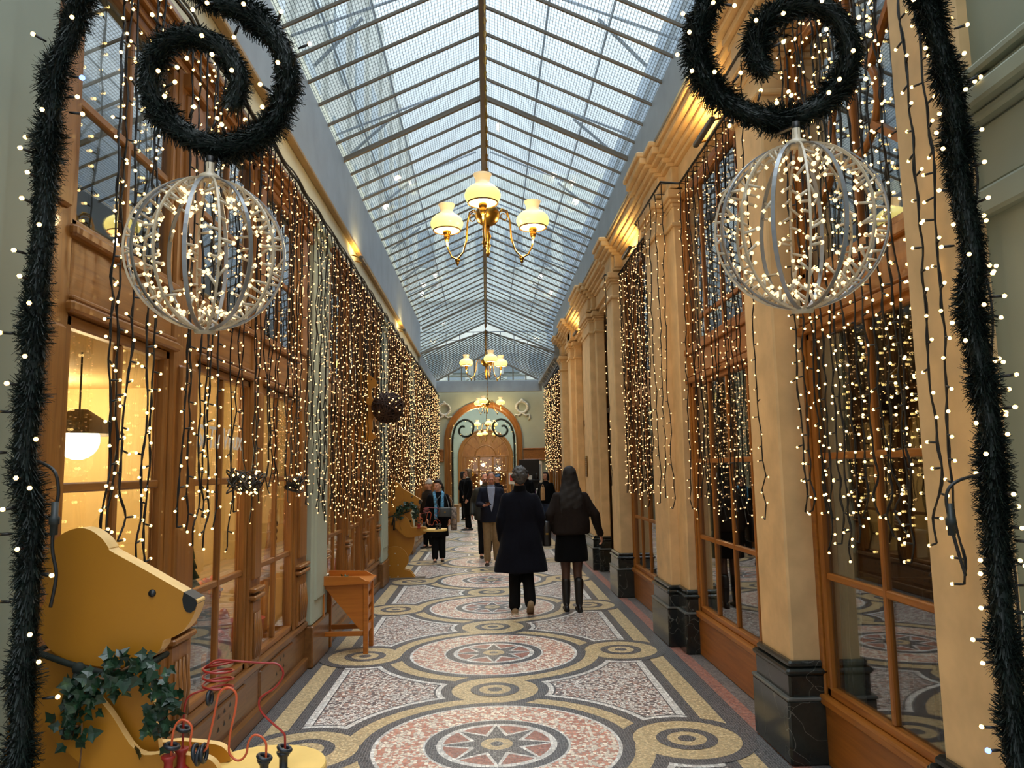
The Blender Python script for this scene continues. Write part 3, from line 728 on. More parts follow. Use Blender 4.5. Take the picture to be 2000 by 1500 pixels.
# near pier of the entrance arch, grey-green, on the left and right
p = MB(); p.bbox(-1.9, -1.555, .9, 2.7, 0, 5.4, .02); p.bbox(-1.6, -1.535, 1.0, 2.42, .3, 3.6, .02); p.bbox(-1.6, -1.50, .9, 2.5, 0, .3, .02)
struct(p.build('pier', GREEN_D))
p = MB(); p.bbox(1.80, 2.2, .7, 2.62, 0, 5.4, .02)
for (x1, z0, z1) in ((.04, 2.56, 2.66), (.02, 2.66, 2.89), (.06, 2.89, 2.93), (.10, 2.93, 3.0), (.05, 3.0, 3.05), (.08, 3.05, 3.09)):
    p.bbox(1.80-x1, 1.9, .7, 2.615, z0, z1, .012)
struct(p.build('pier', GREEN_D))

w = MB(); w.box(-2.1, XL-.02, .9, 18.3, 4.05, 5.5); w.box(-2.1, XL-.02, 18.3, 24.4, 4.05, 4.55); w.box(-2.1, -1.72, .9, 2.72, 0, 4.06)
struct(w.build('wall_left', CREAM))
gu = MB(); gu.bbox(-1.80, -1.59, .9, 18.3, 4.50, 5.27, .01, 0); gu.bbox(-1.64, -1.575, .9, 18.3, 4.46, 4.505, .01, 1)
trim(gu, [GUTTER, plain('gilt_moulding', srgb(150,120,72), .45)])

# ------------------------------------------------------------------ right stone side
XR = 1.92; XP = 1.75
def pilr(y0, y1, xf, cap=True, back=None):
    s = MB(); s.bbox(xf, XR+.12, y0, y1, .55, 4.62, .012, 0)
    if back: s.bbox(xf+.09, XR+.12, back[0], back[1], .55, 4.62, .012, 0)
    for a, b, x0 in [(y0, y1, xf)] + ([(back[0], back[1], xf+.09)] if back else []):
        for d, z0, z1 in ((.028, 4.02, 4.06), (.015, 4.22, 4.26), (.035, 4.26, 4.30), (.06, 4.30, 4.38)):
            s.bbox(x0-d, XR+.12, a-d, b+d, z0, z1, .01, 0)
        for d, z0, z1 in ((.055, 0, .36), (.035, .36, .50), (.05, .495, .53), (.028, .53, .57)):
            s.bbox(x0-d, XR+.12, a-d, b+d, z0, z1, .012, 1)
        s.bbox(x0-.06, XR+.12, a-.06, b+.06, .355, .375, .006, 2)
    return struct(s.build('pilaster', [STONE, MARBLE, plain('marble_edge', srgb(96,98,94), .3)]))
pilr(2.58, 3.02, XP)
pilr(4.50, 4.98, XP)
pilr(7.40, 8.00, XP, back=(7.10, 8.25))
pilr(10.2, 10.75, XP)
pilr(12.95, 13.9, 1.80, back=(12.75, 14.05))
pilr(16.0, 16.45, 1.80, back=(15.85, 16.6))
pilr(17.9, 18.4, 1.80)
rb = [(3.02, 4.50, 2, [(3.06,4.44)]), (4.98, 7.10, 4, [(5.04,7.04)]), (8.25, 10.2, 4, [(8.30,10.14)]), (18.4, 23.6, 8, [(18.5,20.9),(21.0,23.5)])]
for y0, y1, nc, wins in rb:
    b = MB(); b.bbox(XR-.01, XR+.12, y0, y1, 0, .34, .01); b.bbox(XR-.035, XR+.12, y0, y1, .335, .39, .012)
    b.bbox(XR+.0, XR+.12, y0, y1, 2.49, 2.79, .01)
    for z0, z1, d in ((2.47, 2.52, .03), (2.53, 2.55, .015), (2.74, 2.80, .03)): b.bbox(XR-d, XR+.1, y0, y1, z0, z1, .008)
    b.bbox(XR-.0, XR+.1, y0, y1, 4.26, 4.34, .01)
    for e in (y0, y1-.05): b.bbox(XR-.005, XR+.12, e, e+.05, .38, 4.3, .008)
    trim(b, W_RIGHT_Y)
    for (a, c) in wins:
        n = max(2, nc//len(wins))
        lwindow(a, c, .39, 2.48, (1.06, 1.745), XR+.005, -1, W_RIGHT, W_RIGHT_Y, PANE_R, n)
        wn = lwindow(a, c, 2.80, 4.28, (3.05,) if nc != 2 else (), XR+.005, -1, W_RIGHT, W_RIGHT_Y, PANE_UP, n)
        if nc == 2:                                              # the near window has a bentwood ring in its tracery
            ym = (a+c)/2; t = MB()
            t.tube([(XR+.035, ym+.25*cos(q*pi/16), 3.53+.25*sin(q*pi/16)) for q in range(32)], .02, 6, closed=True)
            for sg in (-1, 1):
                t.bar((XR+.035, ym+.2*sg, 3.38), (XR+.035, ym+.66*sg, 3.02), .036); t.bar((XR+.035, ym+.2*sg, 3.70), (XR+.035, ym+.66*sg, 4.1), .036)
            t.build('tracery', W_RIGHT, wn)
w = MB(); w.box(XR+.02, 2.4, .7, 18.4, 4.33, 5.5); w.box(XR+.02, 2.4, 18.4, 24.4, 4.33, 4.6)
w.box(XR+.25, 2.4, 10.75, 12.75, 0, 4.4); w.box(XR+.25, 2.4, 14.05, 15.85, 0, 4.4); w.box(XR+.25, 2.4, 16.6, 17.9, 0, 4.4)
w.box(XR+.02, 2.4, 23.6, 24.4, 0, 4.4)
struct(w.build('wall_right', STONE))
def cornice(y0, y1, off, name):
    c = MB()
    for d, z0, z1 in ((.04, 4.40, 4.44), (.02, 4.44, 4.62), (.06, 4.62, 4.66), (.10, 4.66, 4.71), (.15, 4.71, 4.75), (.20, 4.75, 4.82), (.23, 4.82, 4.875)):
        c.bbox(XR-d-off, XR+.2, y0-off*.6, y1+off*.6, z0, z1, .01)
    return struct(c.build(name, STONE))
cornice(.8, 18.5, 0, num('trim'))
for y0, y1, q in ((2.58,3.02,.11),(4.50,4.98,.11),(7.10,8.25,.07),(7.40,8.00,.14),(10.2,10.75,.11),(12.75,14.05,.07),(12.95,13.9,.13),(15.85,16.6,.1),(17.9,18.4,.08)):
    cornice(y0, y1, q, num('trim'))
gu = MB(); gu.bbox(1.67, 1.95, .7, 18.4, 4.86, 5.28, .01); trim(gu, GUTTER)
pl = MB(); pl.bbox(1.786, 1.80, 13.62, 13.86, 1.55, 1.92, .004)
for i in range(9): pl.bbox(1.783, 1.787, 13.65, 13.83, 1.60+i*.033, 1.612+i*.033, .001, 1)
tag(pl.build('plaque', [BRASS, plain('plaque_engraving', srgb(70,56,30), .5)]), 'small dark brass plaque with engraved lines on a cream stone pilaster', 'plaque')

# ------------------------------------------------------------------ glass roof
def roof(y0, y1, xe0, xe1, ze0, ze1, xr, zr, ys, thick=(), dep=.021, gm=None, hip=0.0):
    """two glazed slopes; hip: how far the ridge starts behind the eaves"""
    g = MB(); t = .006
    for xe, ze in ((xe0, ze0), (xe1, ze1)):
        v = [(xe, y0, ze), (xr, y0+hip, zr), (xr, y1, zr), (xe, y1, ze)]
        v += [(x, y, z+t) for x, y, z in v]
        g.add(v, [(0,1,2,3),(7,6,5,4),(0,4,5,1),(1,5,6,2),(2,6,7,3),(3,7,4,0)])
    root = struct(g.build('ceiling', gm or ROOFGLASS))
    r = MB()
    for i, y in enumerate(ys):
        w = .05 if i in thick else .026; h = dep*2 if i in thick else dep
        f = min(1.0, (y-y0)/hip) if hip else 1.0
        if f <= .02: continue
        for xe, ze in ((xe0, ze0), (xe1, ze1)): r.bar((xe, y, ze-.02), (xe+(xr-xe)*f, y, ze+(zr-ze)*f-.02), h, w)
    if hip:
        for xe, ze in ((xe0, ze0), (xe1, ze1)): r.bar((xe, y0, ze-.01), (xr, y0+hip, zr-.01), .05, .04)
    r.build('rafters', RAFT, root)
    q = MB(); q.bbox(xr-.036, xr+.036, y0+hip, y1, zr-.16, zr+.03, .012)
    q.build('ridge_beam', RIDGE, root)
    return root
SP = .436
ys1 = [8.38+SP*i for i in range(-16, 25)]
roof(1.2, 18.95, -1.60, 1.68, 5.27, 5.27, .01, 6.03, ys1, thick=[i for i, y in enumerate(ys1) if abs((y-8.38)/SP % 24) < .01])
ys2 = [18.3+.30*i for i in range(20)]
roof(18.3, 24.0, -1.60, 1.68, 4.54, 4.54, .01, 5.40, ys2, (), .009, ROOFGLASS_FAR, 1.7)
roof(18.95, 22.0, -1.95, 2.03, 5.11, 5.11, .01, 6.03, [19.28+.436*i for i in range(7)], (6,), .012)
roof(25.0, 40, -1.60, 1.68, 4.30, 4.30, .01, 5.0, [25.2+.45*i for i in range(33)], (), .010, ROOFGLASS_FAR)
# steel rods above the glass
for xx, y0 in ((-1.35, 1), (-.95, 1), (.62, 1), (1.15, 1)):
    zz = 5.27+(1-abs(xx)/1.64)*.76+.16
    r = MB(); r.tube([(xx, 1.2, zz), (xx, 19, zz)], .012, 6); trim(r, ROD)
r = MB()
for i in range(9):
    y = 2.3+i*1.95
    for sg in (-1, 1): r.tube([(sg*1.75, y, 5.40), (sg*.1, y+.25, 6.2)], .013, 6)
    for sg in (-1, 1): r.tube([(sg*1.55, y+.5, 5.45), (sg*1.05, y+.15, 5.70)], .018, 5)
trim(r, ROD)
# side beams, brackets and end gable of the lower roof
b = MB()
b.bbox(-1.72, -1.58, 18.2, 24.1, 4.24, 4.53, .01); b.bbox(1.66, 1.80, 18.3, 24.1, 4.40, 4.53, .01); b.bbox(-1.7, 1.78, 23.95, 24.1, 4.17, 4.53, .01)
b.bbox(-1.80, -1.6, 18.2, 18.32, 4.5, 5.27, .01); b.bbox(1.68, 1.9, 18.3, 18.42, 4.5, 5.27, .01)
for i in range(9):
    y = 18.9+i*.6
    for sg, x in ((-1, -1.60), (1, 1.68)):
        b.prism([(0, 0), (.0, .30), (.26, .30)], lambda u, v2, t_, sg=sg, x=x: (x+sg*.25-sg*u, t_, 4.13+v2), y, y+.06)
trim(b, GUTTER)
g = MB()
for i in range(1, 8):
    x = -1.6+3.28*i/8; zt = 4.54+(1-abs(x-.03)/1.64)*.86
    g.bbox(x-.02, x+.02, 23.98, 24.02, 4.52, zt, .004)
g.bar((-1.62, 24, 4.54), (.01, 24, 5.40), .05); g.bar((1.70, 24, 4.54), (.01, 24, 5.40), .05)
gr = struct(g.build(num('window'), RAFT))
p = MB(); p.add([(-1.6,24.0,4.54),(1.68,24.0,4.54),(.01,24.0,5.38),(-1.6,24.006,4.54),(1.68,24.006,4.54),(.01,24.006,5.38)], [(0,1,2),(5,4,3),(0,3,4,1),(1,4,5,2),(2,5,3,0)]); p.build('pane', PANE, gr)
# gable of the higher roof: open, with railing
g = MB()
for i in range(1, 8):
    x = -1.6+3.28*i/8; g.bar((x, 22.6, 5.3), (x, 22.6, 5.85), .02)
g.bar((-2.1, 22.6, 5.85), (2.1, 22.6, 5.85), .025); g.bar((-2.1, 22.6, 5.6), (2.1, 22.6, 5.6), .014)
trim(g, ROD)

# ------------------------------------------------------------------ world outside
o = MB(); o.box(-3.4, -2.7, -4, 30, 4.0, 13.5, 0)
for i in range(14):
    y = -3+i*2.2
    o.box(-2.72, -2.62, y, y+.35, 4.0, 13.5, 0)
    for zz in (6.2, 9.2): o.box(-2.71, -2.66, y+.75, y+1.75, zz, zz+1.9, 1)
struct(o.build('wall_outside_left', [OUT_L, OUT_WIN]))
o = MB(); o.box(2.45, 3.2, -4, 30, 4.0, 7.5, 0); o.box(2.40, 2.5, -4, 30, 7.2, 7.5, 0); struct(o.build('wall_outside_right', OUT_R))
o = MB(); o.box(-9, 9, 43, 44, 3.0, 19, 0)
for i in range(-5, 6):
    for zz in (5.0, 13.4):
        o.box(i*1.7-.5, i*1.7+.5, 42.9, 43.0, zz, zz+2.2, 1); o.box(i*1.7-.62, i*1.7+.62, 42.86, 43.0, zz-.18, zz-.05, 0)
o.box(-9, 9, 42.8, 43.1, 11.4, 11.6, 0)
struct(o.build('wall_outside_end', [OUT_E, OUT_WIN]))
o = MB(); o.box(-3.0, 3.2, 26.6, 27, 5.02, 6.1, 0)
for i in range(-2, 3): o.box(i*.9-.28, i*.9+.28, 26.54, 26.6, 5.12, 5.8, 1); 
for i in range(-2, 3): o.box(i*.9-.36, i*.9-.28, 26.5, 26.6, 5.04, 5.9, 0); o.box(i*.9+.28, i*.9+.36, 26.5, 26.6, 5.04, 5.9, 0)
struct(o.build('wall_outside_gable', [plain('pale_attic', srgb(206,210,206), .9), OUT_WIN]))
# ------------------------------------------------------------------ end walls with arches
def arch_wall(y0, y1, cx, rad, zs, x0, x1, ztop, wallmat, case=.19, name='wall_end', zlow=0):
    """wall with a round-headed opening lined in wood"""
    n = 32; w = MB()
    arc = [(cx-rad*cos(pi*i/n), zs+rad*sin(pi*i/n)) for i in range(n+1)]
    poly_l = [(x0, zlow), (cx-rad, zlow)] + arc[:n//2+1] + [(cx, ztop), (x0, ztop)]
    poly_r = [(cx+rad, zlow), (x1, zlow), (x1, ztop), (cx, ztop)] + arc[n//2:]
    fn = lambda u, v, t: (u, t, v)
    w.prism(poly_l, fn, y0, y1); w.prism(poly_r, fn, y0, y1)
    struct(w.build(name, wallmat))
    c = MB(); ri = rad-case
    prof = [(0, -.03), (0, -.06), (case*.25, -.075), (case*.5, -.05), (case*.8, -.05), (case, -.03), (case, .3)]
    path = [(cx-rad, zlow, 'j')] + [(p[0], p[1], i) for i, p in enumerate(arc)] + [(cx+rad, zlow, 'j')]
    rings = []
    for (x, z, t) in path:
        if t == 'j': d = Vector((1 if x < cx else -1, 0))
        else:
            a = pi*t/n; d = Vector((cos(a), -sin(a)))
        rings.append([(x+d.x*s, y0+yy, z+d.y*s) for s, yy in prof])
    c.loft(rings, 0, False, False, False)
    return struct(c.build(num('trim'), W_LEFT))
AX0 = -.115
arch_wall(24.4, 24.75, AX0, 1.25, 2.66, -2.1, 2.4, 4.6, GREEN)
t = MB()
for a, b in ((-1.62, -1.385), (1.155, 1.9)): t.bbox(a, b, 24.36, 24.4, 2.02, 2.36, .01); t.bbox(a, b, 24.33, 24.4, 1.98, 2.03, .01); t.bbox(a, b, 24.33, 24.4, 2.34, 2.38, .01)
trim(t, W_LEFT_Y)
def wreath(cx, cz, y, label):
    w = MB()
    w.tube([(cx+.17*cos(2*pi*i/20), y-.02, cz+.17*sin(2*pi*i/20)) for i in range(20)], .035, 6, closed=True)
    for i in range(22):
        a = 2*pi*i/22; w.ball((cx+.185*cos(a), y-.045, cz+.185*sin(a)), (.04,.025,.035), 6, 4)
    for sg in (-1, 1):
        w.tube([(cx, y-.03, cz-.19), (cx+sg*.12, y-.04, cz-.27), (cx+sg*.22, y-.03, cz-.24), (cx+sg*.26, y-.03, cz-.34), (cx+sg*.20, y-.02, cz-.42)], [.03,.035,.03,.028,.012], 6)
    w.ball((cx, y-.04, cz+.22), (.05,.03,.05), 8, 5)
    tag(w.build('plaster_wreath', WHITEPL), label, 'wall ornament')
wreath(-1.36, 3.66, 24.4, 'white plaster wreath relief above the arch, on the bears and toy shop side')
wreath(1.14, 3.70, 24.4, 'white plaster wreath relief above the arch, on the stone pilaster side')
# second part of the passage
w = MB(); w.box(-2.1, -1.7, 24.75, 41, 0, 4.3); struct(w.build('wall_back_left', GREEN))
w = MB(); w.box(1.78, 2.3, 24.75, 41, 0, 4.3); struct(w.build('wall_back_right', GREEN))
arch_wall(36.0, 36.3, -.08, 1.30, 2.33, -2.1, 2.3, 5.2, GREEN, .2, 'wall_back')
for sg, x in ((-1, -1.7), (1, 1.78)):
    for i in range(5):
        y = 25.6+i*2.05; t = MB()
        t.bbox(x, x-sg*.05, y, y+.18, 0, 3.3, .01); t.bbox(x, x-sg*.05, y+1.5, y+1.68, 0, 3.3, .01); t.bbox(x, x-sg*.05, y, y+1.68, 2.9, 3.3, .01); t.bbox(x, x-sg*.05, y, y+1.68, 0, .5, .01)
        trim(t, W_LEFT)
# doors under the far arch
d = MB()
for xx in (-1.12, -.40, .26, .96): d.bbox(xx-.05, xx+.05, 36.1, 36.2, 0, 2.36, .008)
for zz in (0, .75, 1.6, 2.3): d.bbox(-1.12, .96, 36.1, 36.2, zz, zz+(.16 if zz == 0 else .07), .008)
d.tube([(-.08-.5*cos(pi*i/16), 36.15, 2.36+.5*sin(pi*i/16)) for i in range(17)], .045, 6)
for a in (35, 62, 118, 145): d.bar((-.08+.5*cos(radians(a)), 36.15, 2.36+.5*sin(radians(a))), (-.08+1.1*cos(radians(a)), 36.15, 2.36+1.1*sin(radians(a))), .05)
dr = struct(d.build(num('door'), W_LEFT))
p = MB(); p.box(-1.1, .94, 36.14, 36.146, .1, 2.32); p.build('pane', PANE, dr)
w = MB(); w.box(-2, 2, 39.4, 39.6, 0, 3.9); w.box(-1.7, -1.5, 36.3, 39.5, 0, 3.9); w.box(1.4, 1.78, 36.3, 39.5, 0, 3.9)
w.box(-1.5, 1.4, 38.9, 39.4, .9, .95); w.box(-1.5, 1.4, 38.9, 39.4, 1.5, 1.55)
struct(w.build('wall_shop_end', plain('far_shop_wall', srgb(150,104,56), .7)))
# fairy lights in the far shop
q = MB(); r2 = random.Random(3)
for i in range(170):
    q.octa((r2.uniform(-1.0, .85), r2.uniform(36.5, 38.8), r2.uniform(.5, 2.25)), r2.choice([.018,.025,.04]))
tag(q.build('fairy_light_scatter', BULB_FAR), 'mass of tiny warm lights inside the glazed doors at the far end', 'lights', kind='stuff')
for i, (x, z, r) in enumerate(((-.75,1.5,.10),(-.2,1.95,.08),(.1,1.35,.13),(.55,1.75,.09),(.65,1.2,.11),(-.35,1.1,.12))):
    g = MB(); g.ball((x, 37.2, z), r, 12, 8); g.lathe([(.02,r*.9),(.02,r+.05),(.008,r+.06)], 8, (x,37.2,z), None, 1); g.tube([(x,37.2,z+r+.05),(x,37.2,3.2)], .004, 4, 1)
    tag(g.build('hanging_bauble', [GLOBE if i % 2 else plain('gold_bauble', srgb(200,150,50), .25, .8), BRASS]), 'glowing bauble hanging behind the far glazed doors', 'bauble', 'baubles behind the far doors')
s = MB(); s.tube([(.45, 36.395, 2.1),(.45, 36.395, 2.3)], .004, 4)
for a in range(5): s.prism([(0,0),(.035,.09),(0,.26),(-.035,.09)], lambda u, v2, t_, a=a: (.45+u*cos(a*2*pi/5)-v2*sin(a*2*pi/5), t_, 1.85+u*sin(a*2*pi/5)+v2*cos(a*2*pi/5)), 36.38, 36.41)
tag(s.build('star_ornament', plain('black_star', srgb(20,20,22), .5)), 'dark star ornament hanging in front of the far lit shop', 'ornament')

# ------------------------------------------------------------------ rooms behind the shop windows
w = MB(); w.box(-4.6, -4.5, 2.0, 24.4, 0, 2.6); w.box(-4.6, -1.72, 2.6, 2.72, 0, 2.6); w.box(-4.6, -1.72, 24.3, 24.4, 0, 2.6)
for y in (7.0, 11.6, 16.0, 20.4): w.box(-4.6, -1.72, y, y+.4, 0, 2.6)
struct(w.build('wall_shop_back', SHOPWALL))
w = MB(); w.box(-4.6, -1.72, 2.6, 24.4, 2.5, 2.6); struct(w.build('ceiling_shop', SHOPWALL))
w = MB(); w.box(-4.6, -1.70, 2.6, 24.4, -.05, .02); struct(w.build('floor_shop', SHOPFLOOR))
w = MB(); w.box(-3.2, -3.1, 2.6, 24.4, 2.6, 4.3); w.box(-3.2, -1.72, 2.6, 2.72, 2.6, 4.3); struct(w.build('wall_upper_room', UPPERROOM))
# display benches in the toy shop windows
for a, b, wn in lw_sets:
    d = MB(); d.bbox(-2.45, -1.76, a+.1, b-.1, .36, .40, .008); d.bbox(-2.4, -1.8, a+.15, b-.15, .02, .36, .01)
    struct(d.build(num('trim'), SHOPFLOOR))
# white columns inside the shop
c = MB(); c.lathe([(.16,.02),(.16,.1),(.13,.14),(.125,1.3),(.118,2.3),(.15,2.36),(.16,2.5)], 20, (-2.45, 4.13, 0)); struct(c.build('column', SHOPWALL))
w = MB(); w.box(-3.2, -3.12, 3.9, 5.6, .02, 2.5); w.box(-3.1, -3.04, 5.3, 5.36, .02, 2.5); struct(w.build('wall_shop_screen', SHOPWALL))
def shade_lamp(x, y, z, label, group=None, dup=None):
    t = empty('pendant_lamp', (x, y, z), 0, label, 'lamp', group)
    s = MB(); s.lathe([(.035,.15),(.05,.15),(.26,.0),(.262,-.012),(.25,-.012),(.04,.13)], 28, (x,y,z)); s.build('lamp_shade', plain('grey_lamp_shade', srgb(126,122,116), .5), t)
    g = MB(); g.ball((x,y,z-.045), .125, 20, 12); g.build('globe', GLOBE, t)
    k = MB(); k.tube([(x,y,z+.15),(x,y,2.5)], .006, 6); k.build('cord', BLACKWIRE, t)
    return t
shade_lamp(-2.6, 4.92, 1.98, 'white globe pendant lamp under a grey cone shade behind the nearest toy shop window')
for i, (y, x) in enumerate(((9.0,-2.5),(10.4,-2.7),(13.3,-2.5),(14.9,-2.6),(17.7,-2.5),(22.3,-2.5))):
    shade_lamp(x, y, 2.05, 'globe pendant lamp glimpsed through the farther shop windows behind the light curtain', 'pendant lamps of the farther shops')
# lettering on the second window
fc = bpy.data.curves.new('shop_name', 'FONT'); fc.body = 'Si Tu Veux'; fc.size = .19; fc.extrude = .0015; fc.shear = .25; fc.space_character = .95
fo = bpy.data.objects.new('window_lettering', fc); COL.objects.link(fo)
fo.location = (-1.648, 4.36, 1.86); fo.rotation_euler = (pi/2, 0, pi/2); fc.materials.append(plain('white_lettering', srgb(230,228,220), .5))
bpy.context.view_layer.update(); fm = bpy.data.meshes.new_from_object(fo.evaluated_get(bpy.context.evaluated_depsgraph_get())); fw_ = fo.matrix_basis.copy(); bpy.data.objects.remove(fo)
fo = bpy.data.objects.new('window_lettering', fm); COL.objects.link(fo); fo.matrix_world = fw_
tag(fo, 'white slanted lettering on the second toy shop window', 'lettering')

# toys and goods in the window display
def T(name, label, cat, mb, mats, parts=(), group=None):
    o = tag(mb.build(name, mats), label, cat, group)
    for n2, m2, mt2 in parts: m2.build(n2, mt2, o)
    return o
RED = plain('toy_red', srgb(206,52,34), .5); PINK = plain('toy_pink', srgb(214,90,110), .6); BLUE = plain('toy_blue', srgb(70,104,122), .55); ORANGE = plain('toy_orange', srgb(214,108,40), .6)
LEAFG = plain('leaf_green', srgb(52,84,50), .6, 0, .3, 20); TOYW = wood('toy_wood', srgb(190,140,84), srgb(150,104,56), 'x'); PURP = plain('toy_purple', srgb(120,70,120), .6)
b = MB(); b.bbox(-2.02, -1.80, 4.86, 5.12, .40, .86, .01); b.prism([(-.145,0),(.145,0),(0,.10)], lambda u, v2, t_: (t_, 4.99+u, .86+v2), -2.035, -1.785, 1)
b2 = MB(); b2.bbox(-1.803, -1.796, 4.95, 5.03, .40, .58, .002)
T('toy_house', 'dusty blue toy house box inside the second shop window', 'toy', b, [BLUE, TOYW], [('door', b2, TOYW)])
b = MB()
for i in range(4): b.lathe([(.075-.015*i, 0), (.015, .08), (.004, .10)], 9, (-1.9, 4.99, .99+i*.06))
b.lathe([(.012,0),(.012,.06)], 6, (-1.9,4.99,.94), None, 1)
T('small_tree', 'small green model tree on the blue toy house', 'toy tree', b, [LEAFG, TOYW])
b = MB(); b.lathe([(.02,.0),(.03,.0),(.032,.10),(.01,.12)], 10, (-1.83, 5.22, .40)); b.tube([(-1.83,5.22,.52),(-1.83,5.2,.72),(-1.83,5.13,.86)], [.03,.022,.018], 8)
b.ball((-1.83,5.10,.88), (.03,.05,.03), 8, 6)
for sg in (-1, 1): b.tube([(-1.83,5.13,.90),(-1.83+sg*.03,5.15,.99),(-1.83+sg*.07,5.16,1.03)], [.008,.006,.004], 5)
T('toy_reindeer', 'little brown reindeer figure on the shop display by the blue house', 'toy', b, TOYW)
def giraffe(x, y, z):
    g = MB(); g.ball((x,y,z+.46), (.07,.13,.09), 10, 8)
    for dx in (-.04,.04):
        for dy in (-.09,.09): g.tube([(x+dx,y+dy,z+.44),(x+dx,y+dy*1.1,z)], [.022,.016], 6)
    g.tube([(x,y+.1,z+.5),(x,y+.16,z+.78),(x,y+.18,z+.95)], [.05,.035,.03], 8); g.ball((x,y+.22,z+.98), (.032,.07,.035), 8, 6)
    sp = MB()
    for i in range(7): sp.ball((x+.045, y+.11+.01*i, z+.52+.06*i), (.012,.02,.022), 6, 4)
    T('toy_giraffe', 'wooden toy giraffe with dark spots standing in the third shop window', 'toy', g, TOYW, [('spot', sp, plain('dark_spots', srgb(80,48,24), .6))])
giraffe(-1.84, 6.42, .40)
g = MB(); g.lathe([(.10,0),(.13,.2),(.135,.2),(.12,.19),(.09,.02)], 18, (-1.86,6.05,.40)); h = MB(); h.tube([(-1.86,5.92,.60),(-1.86,5.96,.72),(-1.86,6.05,.77),(-1.86,6.14,.72),(-1.86,6.18,.60)], .006, 6)
T('bucket', 'pink toy bucket on the floor of the third shop window', 'bucket', g, PINK, [('handle', h, WHITE)])
g = MB(); g.ball((-2.05,5.62,.62), (.13,.16,.20), 12, 9); g.ball((-2.02,5.62,.86), (.10,.11,.10), 12, 8)
for sg in (-1, 1): g.ball((-2.0,5.62+sg*.08,.95), .03, 8, 6); g.ball((-1.95,5.62+sg*.16,.62), (.05,.05,.11), 8, 6); g.ball((-1.93,5.62+sg*.1,.47), (.10,.06,.06), 8, 6)
e = MB()
for sg in (-1, 1): e.ball((-1.925,5.62+sg*.035,.88), .012, 6, 4)
T('soft_toy', 'orange red soft toy sitting between the second and third shop windows', 'toy', g, ORANGE, [('eye', e, BLACKWIRE)])
g = MB(); g.ball((-1.90,5.42,.53), .125, 16, 12); T('ball', 'mottled red ball low in the second shop window', 'ball', g, plain('mottled_red', srgb(200,70,80), .6, 0, .5, 14))
for i, (x, y, w_, h_, mt, cl) in enumerate(((-2.05,3.10,.26,.05,RED,'red'),(-2.05,3.10,.22,.045,WHITE,'white'),(-2.05,3.10,.24,.05,PURP,'purple'))):
    z = .40+.05*i+(.0 if i < 1 else .0)
    g = MB(); g.bbox(x-w_/2, x+w_/2, y-.09, y+.09, z, z+h_, .004); l = MB(); l.bbox(x-w_/2-.002, x+w_/2+.002, y-.092, y+.092, z+h_*.62, z+h_, .004)
    T('game_box', '%s game box in the small stack in the nearest shop window' % cl, 'box', g, mt, [('lid', l, mt)])
# notices pinned inside the first window
for i, (z0, z1, mt, lb) in enumerate(((1.45,1.60,WHITE,'small pale card notice pinned behind the first shop window pane'),(1.37,1.43,BLACKWIRE,'dark narrow card below the pale notice in the first shop window'),(1.20,1.36,RED,'red edged leaflet low behind the first shop window pane'))):
    g = MB(); g.bbox(-1.715, -1.708, 2.985, 3.055, z0, z1, .001); k = MB(); k.bbox(-1.7075, -1.7065, 2.995, 3.05, z0+.01, z1-.015, .0003)
    T('notice', lb, 'notice', g, mt, [('print', k, WHITE if i else BLUE)])
# shelf with toys at the back of the first window
s = MB()
for zz in (.9, 1.35, 1.8): s.bbox(-3.1, -2.8, 3.15, 3.95, zz, zz+.03, .004)
for yy in (3.13, 3.95): s.bbox(-3.1, -2.8, yy, yy+.03, .02, 2.1, .004)
tag(s.build('shelf_unit', TOYW), 'open wooden shelf unit at the back of the first toy shop window', 'shelf')
k = 0
for zz in (.93, 1.38, 1.83):
    for j in range(4):
        y = 3.26+j*.18; mt = [RED, BLUE, WHITE, ORANGE, PINK, PURP, LEAFG, TOYW][(k*3) % 8]; k += 1
        g = MB()
        if k % 3 == 0: g.ball((-2.95,y,zz+.09), .075, 12, 8); g.lathe([(.05,0),(.05,.03),(.03,.04)], 10, (-2.95,y,zz)); nm = 'toy_figure'
        elif k % 3 == 1: g.bbox(-3.03,-2.87,y-.06,y+.06,zz,zz+.20,.006); g.bbox(-2.875,-2.868,y-.045,y+.045,zz+.03,zz+.17,.001); nm = 'toy_box'
        else: g.lathe([(.045,0),(.06,.08),(.03,.14),(.04,.17),(.01,.20)], 12, (-2.95,y,zz)); nm = 'toy_skittle'
        tag(g.build(nm, mt), 'small bright toy on the back shelf of the first shop window', 'toy', 'toys on the back shelf')
for i, (y, mt, cl) in enumerate(((8.2,RED,'red'),(8.75,BLUE,'blue'),(9.6,PINK,'pink'),(10.5,WHITE,'white'))):
    g = MB(); g.bbox(-2.1,-1.85,y-.12,y+.12,.40,.40+.22+.05*i,.01); l = MB(); l.bbox(-2.105,-1.845,y-.125,y+.125,.40+.17+.05*i,.40+.225+.05*i,.008)
    T('gift_box', '%s gift box in the shop window beyond the grey green pilaster' % cl, 'box', g, mt, [('lid', l, WHITE)])

